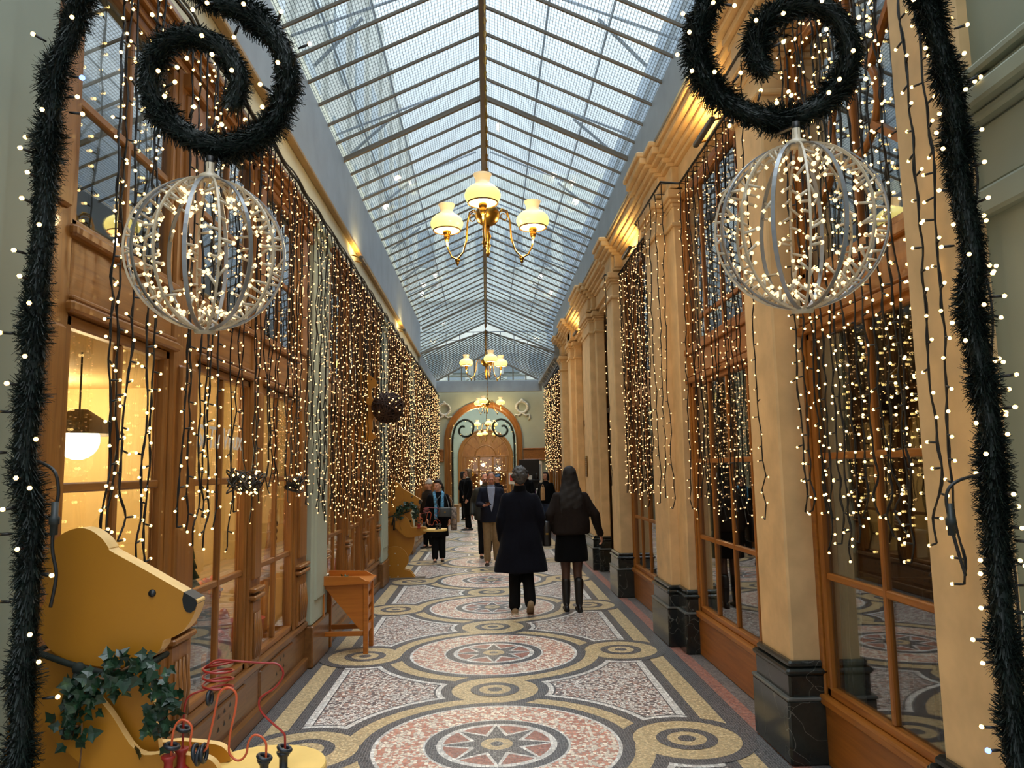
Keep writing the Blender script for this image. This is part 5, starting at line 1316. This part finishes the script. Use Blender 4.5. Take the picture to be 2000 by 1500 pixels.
def bear(loc, sc, label, near=False, tv=1.0, cv=0.0):
    head_o, arm_o = (HEAD_N, ARM_N) if near else (HEAD, ARM)
    t = empty('wooden_bear', loc, 0, label, 'bear'); t.scale = (sc, sc, sc)
    b = MB(); b.prism([(u, v*tv) for u, v in smooth2(BODY, 4)], fnb, 0, .03, 0, 1); b.build('torso', [PLY, PLY_EDGE], t, True)
    h = MB(); h.prism(smooth2(head_o, 5), fnb, -.022, .046, 0, 1); hd = h.build('head', [PLY, PLY_EDGE], t, True)
    P1 = lambda px, py: ((px-100)*SB, (1445-py)*SB)
    if not near:
        e = MB(); e.tube([(P1(280+62*cos(a), 0)[0], -.0235, P1(0, 330-80*sin(a))[1]) for a in [radians(200+q*12) for q in range(20)]], .0016, 4); e.build('ear_line', plain('engraved_line', srgb(150,96,34), .6), hd, True)
    ex, ez = (.415, 1.325) if near else P1(455, 340)
    y_ = MB(); y_.lathe([(.0,-.028),(.011,-.027),(.013,-.02),(.013,.045),(.011,.05)], 14, (ex, 0, ez), Matrix(((1,0,0),(0,0,1),(0,-1,0)))); y_.build('eye', BLACKWIRE, hd, True)
    np_ = [(.516,1.3262),(.554,1.3038),(.5592,1.289),(.553,1.270),(.540,1.261),(.526,1.264),(.516,1.280),(.512,1.304)] if near else [P1(*q) for q in [(589,394),(587,425),(570,450),(550,440),(542,412),(550,390),(572,382)]]
    n = MB(); n.prism(np_, fnb, -.0245, .0485); n.build('nose', BLACKWIRE, hd, True)
    for t0, t1 in ((-.055,-.025), (.055,.085)):
        a = MB(); a.prism(smooth2(arm_o, 4), fnb, t0, t1, 0, 1); a.build('arm', [PLY, PLY_EDGE], t, True)
        l = MB(); l.prism(LEG[:1]+smooth2(LEG[1:-1], 4)[:-3]+LEG[-2:], fnb, t0+.002, t1-.002, 0, 1); lg = l.build('leg', [PLY, PLY_EDGE], t, True)
        if t0 < 0:
            for px, py in ((225,1105),(152,1262),(265,1258),(152,1415),(265,1412)):
                k = MB(); k.ball(((px-100)*SB, t0, (1445-py)*SB), (.010,.006,.010), 10, 6); k.build('bolt', BOLT, lg, True)
    if near:
        c = MB(); c.tube([(.06,-.03,1.155),(.086,-.032,1.145),(.156,-.034,1.119),(.223,-.034,1.098),(.273,-.034,1.086),(.36,-.034,1.085),(.43,-.03,1.11),(.45,.02,1.125),(.36,.056,1.085),(.2,.056,1.10),(.06,.05,1.155)], .010, 7, closed=True)
        c.tube([(.205,-.045,1.10),(.198,-.06,1.04),(.176,-.064,.99)], [.013,.011,.016], 6); c.tube([(.208,-.045,1.10),(.206,-.065,1.0),(.190,-.068,.90)], [.012,.012,.016], 6)
        c.ball((.206,-.047,1.102), (.022,.016,.02), 8, 6)
    else:
        c = MB(); c.tube([((86-100)*SB,-.03,(1445-628)*SB),((160-100)*SB,-.034,(1445-605)*SB),((250-100)*SB,-.034,(1445-588)*SB),((340-100)*SB,-.034,(1445-560)*SB),((420-100)*SB,-.03,(1445-535)*SB),((440-100)*SB,.02,(1445-530)*SB),((300-100)*SB,.056,(1445-575)*SB),((86-100)*SB,.05,(1445-628)*SB)], .010, 7, closed=True)
        c.tube([((205-100)*SB,-.045,(1445-600)*SB),((200-100)*SB,-.06,(1445-650)*SB),((188-100)*SB,-.062,(1445-720)*SB)], [.012,.010,.014], 6); c.tube([((210-100)*SB,-.045,(1445-600)*SB),((218-100)*SB,-.065,(1445-680)*SB),((212-100)*SB,-.066,(1445-790)*SB)], [.012,.012,.016], 6)
        c.ball(((206-100)*SB,-.046,(1445-598)*SB), (.022,.016,.02), 8, 6)
    c.build('neck_cord', GREENCORD, t, True)
    f = MB(); f.bbox(-.02, .62, -.06, .09, 0, .018, .006); f.build('base_board', plain('grey_board', srgb(110,100,88), .6), t, True)
    return t
m, nt, N, L = newmat('ivy_leaf'); v = coords(nt); f = noise(nt, v, 30, 3)
pbr(nt, ramp(nt, f, [(.3, srgb(14,36,24)), (.62, srgb(28,58,36)), (.9, srgb(92,120,66))]), .35, 0, None, 0, .5); IVY = m
def ivy(loc, sc, label):
    r = random.Random(12); t = empty('ivy_garland', loc, 0, label, 'ivy garland'); t.scale = (sc, sc, sc)
    X0, Y0 = -1.50, 2.56
    path = [(-1.275,.93),(-1.28,.99),(-1.262,1.03),(-1.22,1.075),(-1.165,1.10),(-1.10,1.112),(-1.045,1.085),(-1.015,1.03),(-1.01,.97),(-1.03,.905)]
    P = catmull([(x-X0, -.085, z) for x, z in path], 8)
    s = MB(); s.tube([p+Vector((.008*sin(i), .006*cos(i*1.3), .008*cos(i*.8))) for i, p in enumerate(P)], .004, 5)
    s.tube([(-1.255-X0,-.09,.95),(-1.25-X0,-.095,.88),(-1.258-X0,-.09,.80),(-1.235-X0,-.09,.72)], .0025, 4)
    s.build('stem', plain('ivy_stem', srgb(92,64,36), .7), t, True)
    g = MB()
    shape = [(0,0),(.28,-.12),(.42,.1),(.62,.28),(.34,.42),(.24,.62),(0,1.0),(-.24,.62),(-.34,.42),(-.62,.28),(-.42,.1),(-.28,-.12)]
    for i in range(190):
        k = r.randrange(len(P)); c = P[k]+Vector((r.gauss(0,.026), r.uniform(-.035,.01), r.gauss(0,.028)))
        a = r.uniform(0, 2*pi); sz = r.uniform(.022,.046)
        R = Matrix.Rotation(a, 3, 'Y') @ Matrix.Rotation(r.uniform(-.7,.7), 3, 'X') @ Matrix.Rotation(r.uniform(-.6,.6), 3, 'Z')
        v = [c + R @ Vector((u*sz, -.22*sz*abs(u)+.05*sz*w, w*sz)) for u, w in shape]; mid = c + R @ Vector((0, .06*sz, .35*sz))
        g.add(v+[mid], [(j, (j+1) % 12, 12) for j in range(12)], 0, False)
    g.build('leaves', IVY, t, True)
    return t
REDW = plain('red_wire', srgb(150,38,28), .35); ORW = plain('orange_wire', srgb(196,84,44), .35); SPR = plain('red_spool', srgb(150,34,26), .45); SPB = plain('black_spool', srgb(26,32,38), .4)
TRAY = plain('yellow_tray', srgb(236,196,112), .45, 0, .06, 6)
def maze(loc, sc, label):
    t = empty('bead_maze', loc, 0, label, 'toy'); t.scale = (sc, sc, sc)
    X0 = -1.50; Q = lambda x, z, y=-.06: (x-X0, y, z)
    b = MB(); b.loft([[( -.735-X0+.20*cos(a)*k, .02+.19*sin(a)*k, z) for a in [2*pi*i/36 for i in range(36)]] for k, z in ((.98,.738),(1,.744),(1,.764),(.985,.770))], 0, False); b.build('tray', TRAY, t, True)
    w1 = [Q(-.959,.80),Q(-.959,.923),Q(-.955,.99),Q(-.94,1.015),Q(-.917,1.025)]
    for i in range(1, 44):
        a = pi-2*pi*i*3.5/44*1.0
        w1.append((-.855-X0+.046*cos(a), -.06+.046*sin(a), 1.025+.085*i/44))
    w1 += [Q(x, z) for x, z in [(-.898,1.096),(-.866,1.118),(-.832,1.119),(-.778,1.113),(-.712,1.107),(-.674,1.104),(-.655,1.085),(-.655,1.062),(-.678,1.031),(-.718,1.006),(-.727,.986),(-.717,.957),(-.682,.923),(-.652,.897),(-.644,.876),(-.645,.79)]]
    m_ = MB(); m_.tube(catmull(w1[:5], 4)+[Vector(p) for p in w1[5:48]]+catmull(w1[48:], 4), .0035, 7); m_.build('wire_track', REDW, t, True)
    w2 = [Q(-.969,.80,-.12)]+[Q(x, z, -.12) for x, z in [(-.969,.893),(-.962,.939),(-.946,.959),(-.925,.956),(-.91,.937),(-.913,.904),(-.913,.886),(-.899,.868),(-.881,.864),(-.865,.875),(-.858,.903),(-.846,.961),(-.835,1.02),(-.827,1.04),(-.809,1.051),(-.79,1.046),(-.778,1.026),(-.781,.982),(-.792,.931),(-.797,.888),(-.795,.858),(-.775,.839),(-.757,.841),(-.744,.859),(-.739,.889),(-.724,.909),(-.703,.906),(-.687,.887),(-.685,.859),(-.687,.76)]]
    m_ = MB(); m_.tube(catmull(w2, 4), .0035, 7); m_.build('wire_track', ORW, t, True)
    ry = Matrix(((1,0,0),(0,1,0),(0,0,1)))
    def spool(x, y, z0, mt):
        s = MB(); s.lathe([(.024,0),(.024,.008),(.013,.018),(.013,.05),(.02,.06),(.022,.068),(.012,.068)], 14, (x-X0, y, z0), ry); s.build('spool', mt, t, True)
    def ring(x, y, z, R, tilt):
        s = MB(); Rm = Matrix.Rotation(tilt, 3, 'Y'); s.tube([Vector((x-X0,y,z))+Rm @ Vector((R*cos(q), R*sin(q), 0)) for q in [2*pi*i/20 for i in range(20)]], .0065, 8, closed=True); s.build('ring', SPB, t, True)
    spool(-.977,-.12,.79,SPR); spool(-.962,-.06,.79,SPR); spool(-.648,-.06,.772,SPB); spool(-.690,-.12,.772,SPB)
    for x, y, z, tl in ((-.968,-.12,.885,.25),(-.958,-.06,.916,.3),(-.645,-.06,.848,.35),(-.690,-.12,.845,.3)): ring(x, y, z, .019, tl)
    for x, z, tl in ((-.895,.862,1.35),(-.885,.855,1.7),(-.872,.862,1.5)): ring(x, -.12, z, .024, tl)
    ring(-.864,-.105,1.018,.018,1.5)
    return t
LB1 = (-1.50, 2.56, 0); LB2 = (-1.64, 12.45, 0)
bear1 = bear(LB1, 1.0, 'big flat wooden bear in profile, nearest, behind the fir garland', True, 1.09, .145)
bear2 = bear(LB2, 1.0, 'flat wooden bear standing farther along the shops, facing the woman with the blue scarf')
iv1 = ivy(LB1, 1.0, 'green ivy garland round the neck of the big nearest bear'); iv2 = copy_tree(iv1); iv2.location = (-1.66, 12.45, .03); iv2.scale = (1.02,1.0,1.02); iv2['label'] = 'small ivy garland on the shoulder of the farther standing bear'
mz1 = maze(LB1, 1.0, 'wire bead maze with red loops on the yellow tray of the biggest bear'); mz2 = copy_tree(mz1); mz2.location = (-1.655, 12.45, 0); mz2.scale = (1.03,1.0,1.0); mz2['label'] = 'wire bead maze on the tray held by the farther standing bear'
# small bear on the shop front with a wicker ball
t = empty('wooden_bear', (-1.62, 9.7, 2.13), 0, 'small flat wooden bear fixed high on the shop front, holding a wicker ball', 'bear')
sb = lambda l: [((px-690)*.0008737, (1315-py)*.000874) for px, py in l]
hb = sb([(690,330),(700,300),(745,270),(775,290),(800,345),(850,400),(910,450),(950,490),(950,530),(920,565),(870,585),(862,640),(872,720),(905,760),(950,745),(1000,735),(1060,720),(1010,800),(960,850),(930,880),(940,960),(900,1020),(880,1080),(880,1180),(860,1220),(900,1260),(925,1310),(690,1315)])
b = MB(); b.prism(smooth2(hb, 3), fnb, 0, .03, 0, 1); b.build('torso', [PLY, PLY_EDGE], t, True)
a = MB(); a.prism(smooth2(sb([(700,770),(760,735),(850,740),(930,745),(1060,715),(1020,790),(960,850),(900,850),(800,820)]), 3), fnb, -.03, -.002, 0, 1); a.build('arm', [PLY, PLY_EDGE], t, True)
for px, py, r_ in ((865,455,.008),(952,505,.014)):
    e = MB(); e.ball(((px-690)*.0008737,-.002,(1315-py)*.000874), (r_,.008,r_*1.3), 8, 6); e.build('eye' if r_ < .01 else 'nose', BLACKWIRE, t, True)
k = MB(); k.bbox(-.01,.03,-.01,.04,.2,.75,.004); k.build('bracket', W_LEFT, t, True)
wb = MB(); rb = random.Random(9); C0 = Vector((-1.255, 9.66, 2.51))
for i in range(60):
    ax = Vector((rb.gauss(0,1), rb.gauss(0,1), rb.gauss(0,1))).normalized(); x = ax.orthogonal().normalized(); y = ax.cross(x); R = .205*rb.uniform(.90,1.0); off = rb.uniform(-.08,.08); rr_ = sqrt(max(.001, R*R-off*off))
    wb.tube([C0+ax*off+(x*cos(q)+y*sin(q))*rr_*(1+.03*sin(3*q+i)) for q in [2*pi*j/22 for j in range(22)]], .0055, 4, closed=True)
wo = tag(wb.build('wicker_ball', plain('dark_wicker', srgb(64,40,26), .7, 0, .3, 30)), 'dark wicker ball held out by the small bear on the shop front', 'ball')
lb = MB(); lb.ball(C0, .165, 14, 10); lb.build('core', plain('wicker_core', srgb(34,20,14), .8), wo)
for i in range(18):
    d = Vector((rb.gauss(0,1), rb.gauss(0,1)-.9, rb.gauss(0,1))).normalized(); o = bulb(wo, C0+d*.20, d)

# ------------------------------------------------------------------ child's wooden desk
t = empty('play_desk', (-1.38, 7.57, 0), 0, 'small wooden play desk with slanted side panel before the grey green pilaster', 'desk')
tx0, tx1, ty0, ty1 = -1.60, -1.145, 7.38, 7.76
for x in (tx0+.0, tx1-.045):
    for y in (ty0, ty1-.045): l = MB(); l.bbox(x, x+.045, y, y+.045, 0, .66, .005); l.build('leg', W_TABLE, t)
q = MB(); q.bbox(tx0-.04, tx1+.02, ty0-.02, ty1+.02, .655, .675, .004); q.build('top', W_TABLE, t)
for y in (ty0-.03, ty1+.01):
    q = MB(); q.prism([(tx0-.05,.64),(tx1+.02,.655),(tx1+.02,.675),(tx1-.02,.685),(tx1-.08,.72),(tx0-.05,.735)], lambda u, v2, t_: (u, t_, v2), y, y+.02); q.build('rim', W_TABLE, t)
q = MB(); q.bbox(tx0-.06, tx0-.04, ty0-.03, ty1+.03, .65, .78, .006); q.build('rim', W_TABLE, t)
for y in (ty0+.012, ty1-.03):
    q = MB(); q.prism([(tx0+.045,.65),(tx1-.045,.65),(tx1-.045,.22),(tx1-.07,.22),(tx0+.045,.62)], lambda u, v2, t_: (u, t_, v2), y, y+.015); q.build('side_panel', W_TABLE, t)
for y in (ty0+.01, ty1-.035): q = MB(); q.bbox(tx0+.045, tx1-.045, y, y+.022, .17, .215, .004); q.build('stretcher', W_TABLE, t)
q = MB(); q.bbox(tx0+.01, tx0+.032, ty0+.045, ty1-.045, .17, .215, .004); q.build('stretcher', W_TABLE, t)
for i in range(4): q = MB(); q.bbox(tx1-.035, tx1-.015, ty0+.045, ty1-.045, .18+.125*i, .26+.125*i, .004); q.build('slat', W_TABLE, t)
pl = MB()
for i in range(26):
    a = rb.uniform(0, 2*pi); c0 = Vector((-1.37+rb.gauss(0,.02), 7.52+rb.gauss(0,.02), .68)); d = Vector((cos(a)*.05, sin(a)*.05, rb.uniform(.0,.055))); s_ = Vector((-sin(a), cos(a), .2))*.012
    pl.add([c0, c0+d*.5+s_, c0+d, c0+d*.5-s_], [(0,1,2,3)])
tag(pl.build('green_sprig', LEAFG), 'small dark green sprig lying in the play desk tray', 'sprig')
nb = MB(); nb.bbox(-1.62,-1.56,7.44,7.62,.677,.725,.003); nb.bbox(-1.558,-1.555,7.47,7.50,.69,.72,.0005,1); nb.bbox(-1.558,-1.555,7.54,7.59,.69,.72,.0005,1)
tag(nb.build('paper_strip', [WHITE, BLACKWIRE]), 'white printed strip lying along the raised edge of the play desk', 'paper')

# ------------------------------------------------------------------ cardboard box, sign and stall by the arch
q = MB(); q.bbox(-1.28,-.95,25.3,25.7,0,.58,.006); o = tag(q.build('cardboard_box', cbx), 'plain brown cardboard box standing at the foot of the arch', 'box')
q = MB(); q.obox((-1.115,25.27,.575), (.33,.06,.006), Matrix.Rotation(-.35,3,'X')); q.build('flap', cbx, o)
st = empty('goods_stall', (1.25, 23.3, 0), 0, 'dark stall table with pale goods in front of the wall beside the arch', 'stall')
q = MB(); q.bbox(.95,1.62,22.9,23.5,.88,.93,.008); q.build('tabletop', CHW, st)
for x in (.98,1.56):
    for y in (22.93,23.44): l = MB(); l.bbox(x,x+.04,y,y+.04,0,.88,.004); l.build('leg', CHW, st)
q = MB(); q.bbox(.98,1.60,23.46,23.5,.93,2.0,.006); q.bbox(.98,1.6,23.3,23.5,1.35,1.38,.004); q.build('back_rack', BLACKWIRE, st)
for i, (x, z, mt, sh) in enumerate(((1.05,.93,WHITE,0),(1.2,.93,WHITE,1),(1.38,.93,PURP,0),(1.52,.93,WHITE,1),(1.1,1.38,LEAFG,1),(1.3,1.38,WHITE,0),(1.5,1.38,BLACKWIRE,1))):
    g = MB()
    if sh: g.lathe([(.05,0),(.065,.06),(.04,.13),(.05,.18),(.01,.2)], 10, (x, 23.38 if z > 1 else 23.1, z))
    else: g.bbox(x-.06,x+.06,23.32 if z > 1 else 23.0,23.44 if z > 1 else 23.14,z,z+.12,.006); g.bbox(x-.062,x+.062,23.318 if z > 1 else 22.998,23.442 if z > 1 else 23.142,z+.09,z+.125,.003)
    tag(g.build('stall_goods', mt), 'small article for sale on the dark stall by the arch', 'goods', 'goods on the stall')
sg = empty('display_sign', (.62, 19.5, 0), 0, 'cream display sign with a red square beyond the man in the navy coat', 'sign')
q = MB(); q.tube([(.62,19.5,0),(.62,19.5,1.40)], .012, 8); q.lathe([(.15,0),(.15,.015),(.02,.03)], 16, (.62,19.5,0)); q.build('stand', BLACKWIRE, sg)
q = MB(); q.bbox(.54,.70,19.47,19.50,1.33,1.62,.004); q.build('board', WHITE, sg)
q = MB(); q.bbox(.57,.67,19.464,19.471,1.41,1.56,.001); q.build('red_square', RED, sg)
q = MB(); q.bbox(1.20,1.75,24.33,24.41,1.05,1.95,.01); w_ = MB(); w_.bbox(1.40,1.70,24.32,24.35,1.35,1.85,.006)
o = tag(q.build('notice_case', WHITE), 'white wall case with a dark pane beside the arch, above the stall', 'wall case'); w_.build('pane', OUT_WIN, o)

# ------------------------------------------------------------------ cornice floodlights
def flood(x, y, z, sgn, label, length=.5):
    t = empty('mounted_bar_light', (x, y, z), 0, label, 'lamp', 'bar lights under the cornices')
    b = MB(); b.bbox(x-.022, x+.022, y-length/2, y+length/2, z-.02, z+.02, .006); b.build('housing', plain('bar_housing', srgb(96,92,84), .4, .4), t)
    for q in (-1, 1): k = MB(); k.tube([(x, y+q*length*.42, z), (x+sgn*.12, y+q*length*.42, z+.035)], .008, 6); k.build('bracket', BRASS, t)
    ld = bpy.data.lights.new('flood', 'AREA'); ld.shape = 'RECTANGLE'; ld.size = .04; ld.size_y = length*.9; ld.energy = 7; ld.color = (1,.66,.22)
    lo = bpy.data.objects.new('flood_lamp', ld); COL.objects.link(lo); lo.location = (x, y, z+.03); lo.rotation_euler = (pi, 0, 0)
for y, lb in ((5.85,'bar light under the stone cornice between the second and third pilasters'),(9.3,'bar light under the stone cornice before the fourth pilaster'),(15.0,'bar light under the stone cornice far along the passage')): flood(1.80, y, 4.40, 1, lb, .5)
for y, lb in ((9.2,'bar light on the cream fascia above the small bear with the wicker ball'),(14.0,'bar light on the cream fascia above the farther shop windows')): flood(-1.50, y, 4.30, -1, lb, .32)
# ------------------------------------------------------------------ lighting
def point(name, loc, e, col, r=.05):
    l = bpy.data.lights.new(name, 'POINT'); l.energy = e; l.color = col; l.shadow_soft_size = r
    o = bpy.data.objects.new(name, l); COL.objects.link(o); o.location = loc
WARM = (1, .70, .36)
for x, y, z, rot in ((.03,6.0,3.72,-95),(.0,15.2,3.82,-77),(.03,23.6,3.74,-107),(0,31.5,3.55,-80)):
    for k in range(3):
        a = radians(rot)+2*pi*k/3; point('chandelier_light', (x+.42*cos(a), y+.42*sin(a), z-.10), 22, WARM, .06)
point('shop_lamp', (-2.6,4.92,1.80), 46, (1,.72,.36), .1)
for y, x in ((9.0,-2.5),(10.4,-2.7),(13.3,-2.5),(14.9,-2.6),(17.7,-2.5),(22.3,-2.5)): point('shop_lamp', (x, y, 1.85), 26, (1,.70,.34), .1)
point('shop_lamp', (-3.6,4.0,2.2), 40, (1,.74,.40), .12); point('shop_lamp', (-3.6,6.2,2.2), 40, (1,.74,.40), .12)
point('far_shop_lamp', (0,37.6,2.6), 30, (1,.66,.28), .15); point('far_shop_lamp', (0,33.5,2.8), 22, (1,.7,.36), .15)
point('restaurant_lamp', (3.6,4.0,2.3), 4, (1,.66,.34), .1); point('restaurant_lamp', (3.6,8,2.3), 4, (1,.66,.34), .1)
sun = bpy.data.lights.new('overcast_sky', 'SUN'); sun.energy = 5.0; sun.angle = radians(100); sun.color = (.93,.96,1.0)
so = bpy.data.objects.new('overcast_sky', sun); COL.objects.link(so); so.rotation_euler = (radians(-8), radians(6), 0); so.location = (0,5,12)

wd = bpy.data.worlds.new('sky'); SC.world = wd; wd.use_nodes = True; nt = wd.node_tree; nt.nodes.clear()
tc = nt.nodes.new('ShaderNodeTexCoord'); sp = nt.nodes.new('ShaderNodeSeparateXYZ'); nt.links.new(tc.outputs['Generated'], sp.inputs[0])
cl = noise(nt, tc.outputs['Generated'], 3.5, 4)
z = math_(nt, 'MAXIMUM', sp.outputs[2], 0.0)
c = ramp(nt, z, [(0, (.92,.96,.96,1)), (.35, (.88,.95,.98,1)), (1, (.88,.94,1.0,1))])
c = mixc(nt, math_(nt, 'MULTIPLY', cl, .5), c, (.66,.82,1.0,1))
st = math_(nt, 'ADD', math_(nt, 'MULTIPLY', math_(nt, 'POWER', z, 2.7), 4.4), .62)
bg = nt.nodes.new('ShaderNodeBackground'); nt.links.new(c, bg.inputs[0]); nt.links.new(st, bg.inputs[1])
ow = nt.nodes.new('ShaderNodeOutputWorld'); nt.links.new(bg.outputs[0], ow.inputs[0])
vs = SC.view_settings
SC.display_settings.display_device = 'sRGB'
vs.view_transform = 'Standard'; vs.look = 'None'; vs.gamma = 1; vs.use_curve_mapping = False; vs.exposure = 0.08
cy = SC.cycles
cy.max_bounces = 6; cy.diffuse_bounces = 3; cy.glossy_bounces = 3; cy.transmission_bounces = 3; cy.transparent_max_bounces = 12
cy.caustics_reflective = False; cy.caustics_refractive = False; cy.sample_clamp_indirect = 4; cy.sample_clamp_direct = 0
cy.use_light_tree = True; cy.use_denoising = True
try: cy.denoiser = 'OPENIMAGEDENOISE'; cy.denoising_input_passes = 'RGB_ALBEDO_NORMAL'
except Exception: pass
cy.use_adaptive_sampling = True; cy.adaptive_threshold = .05
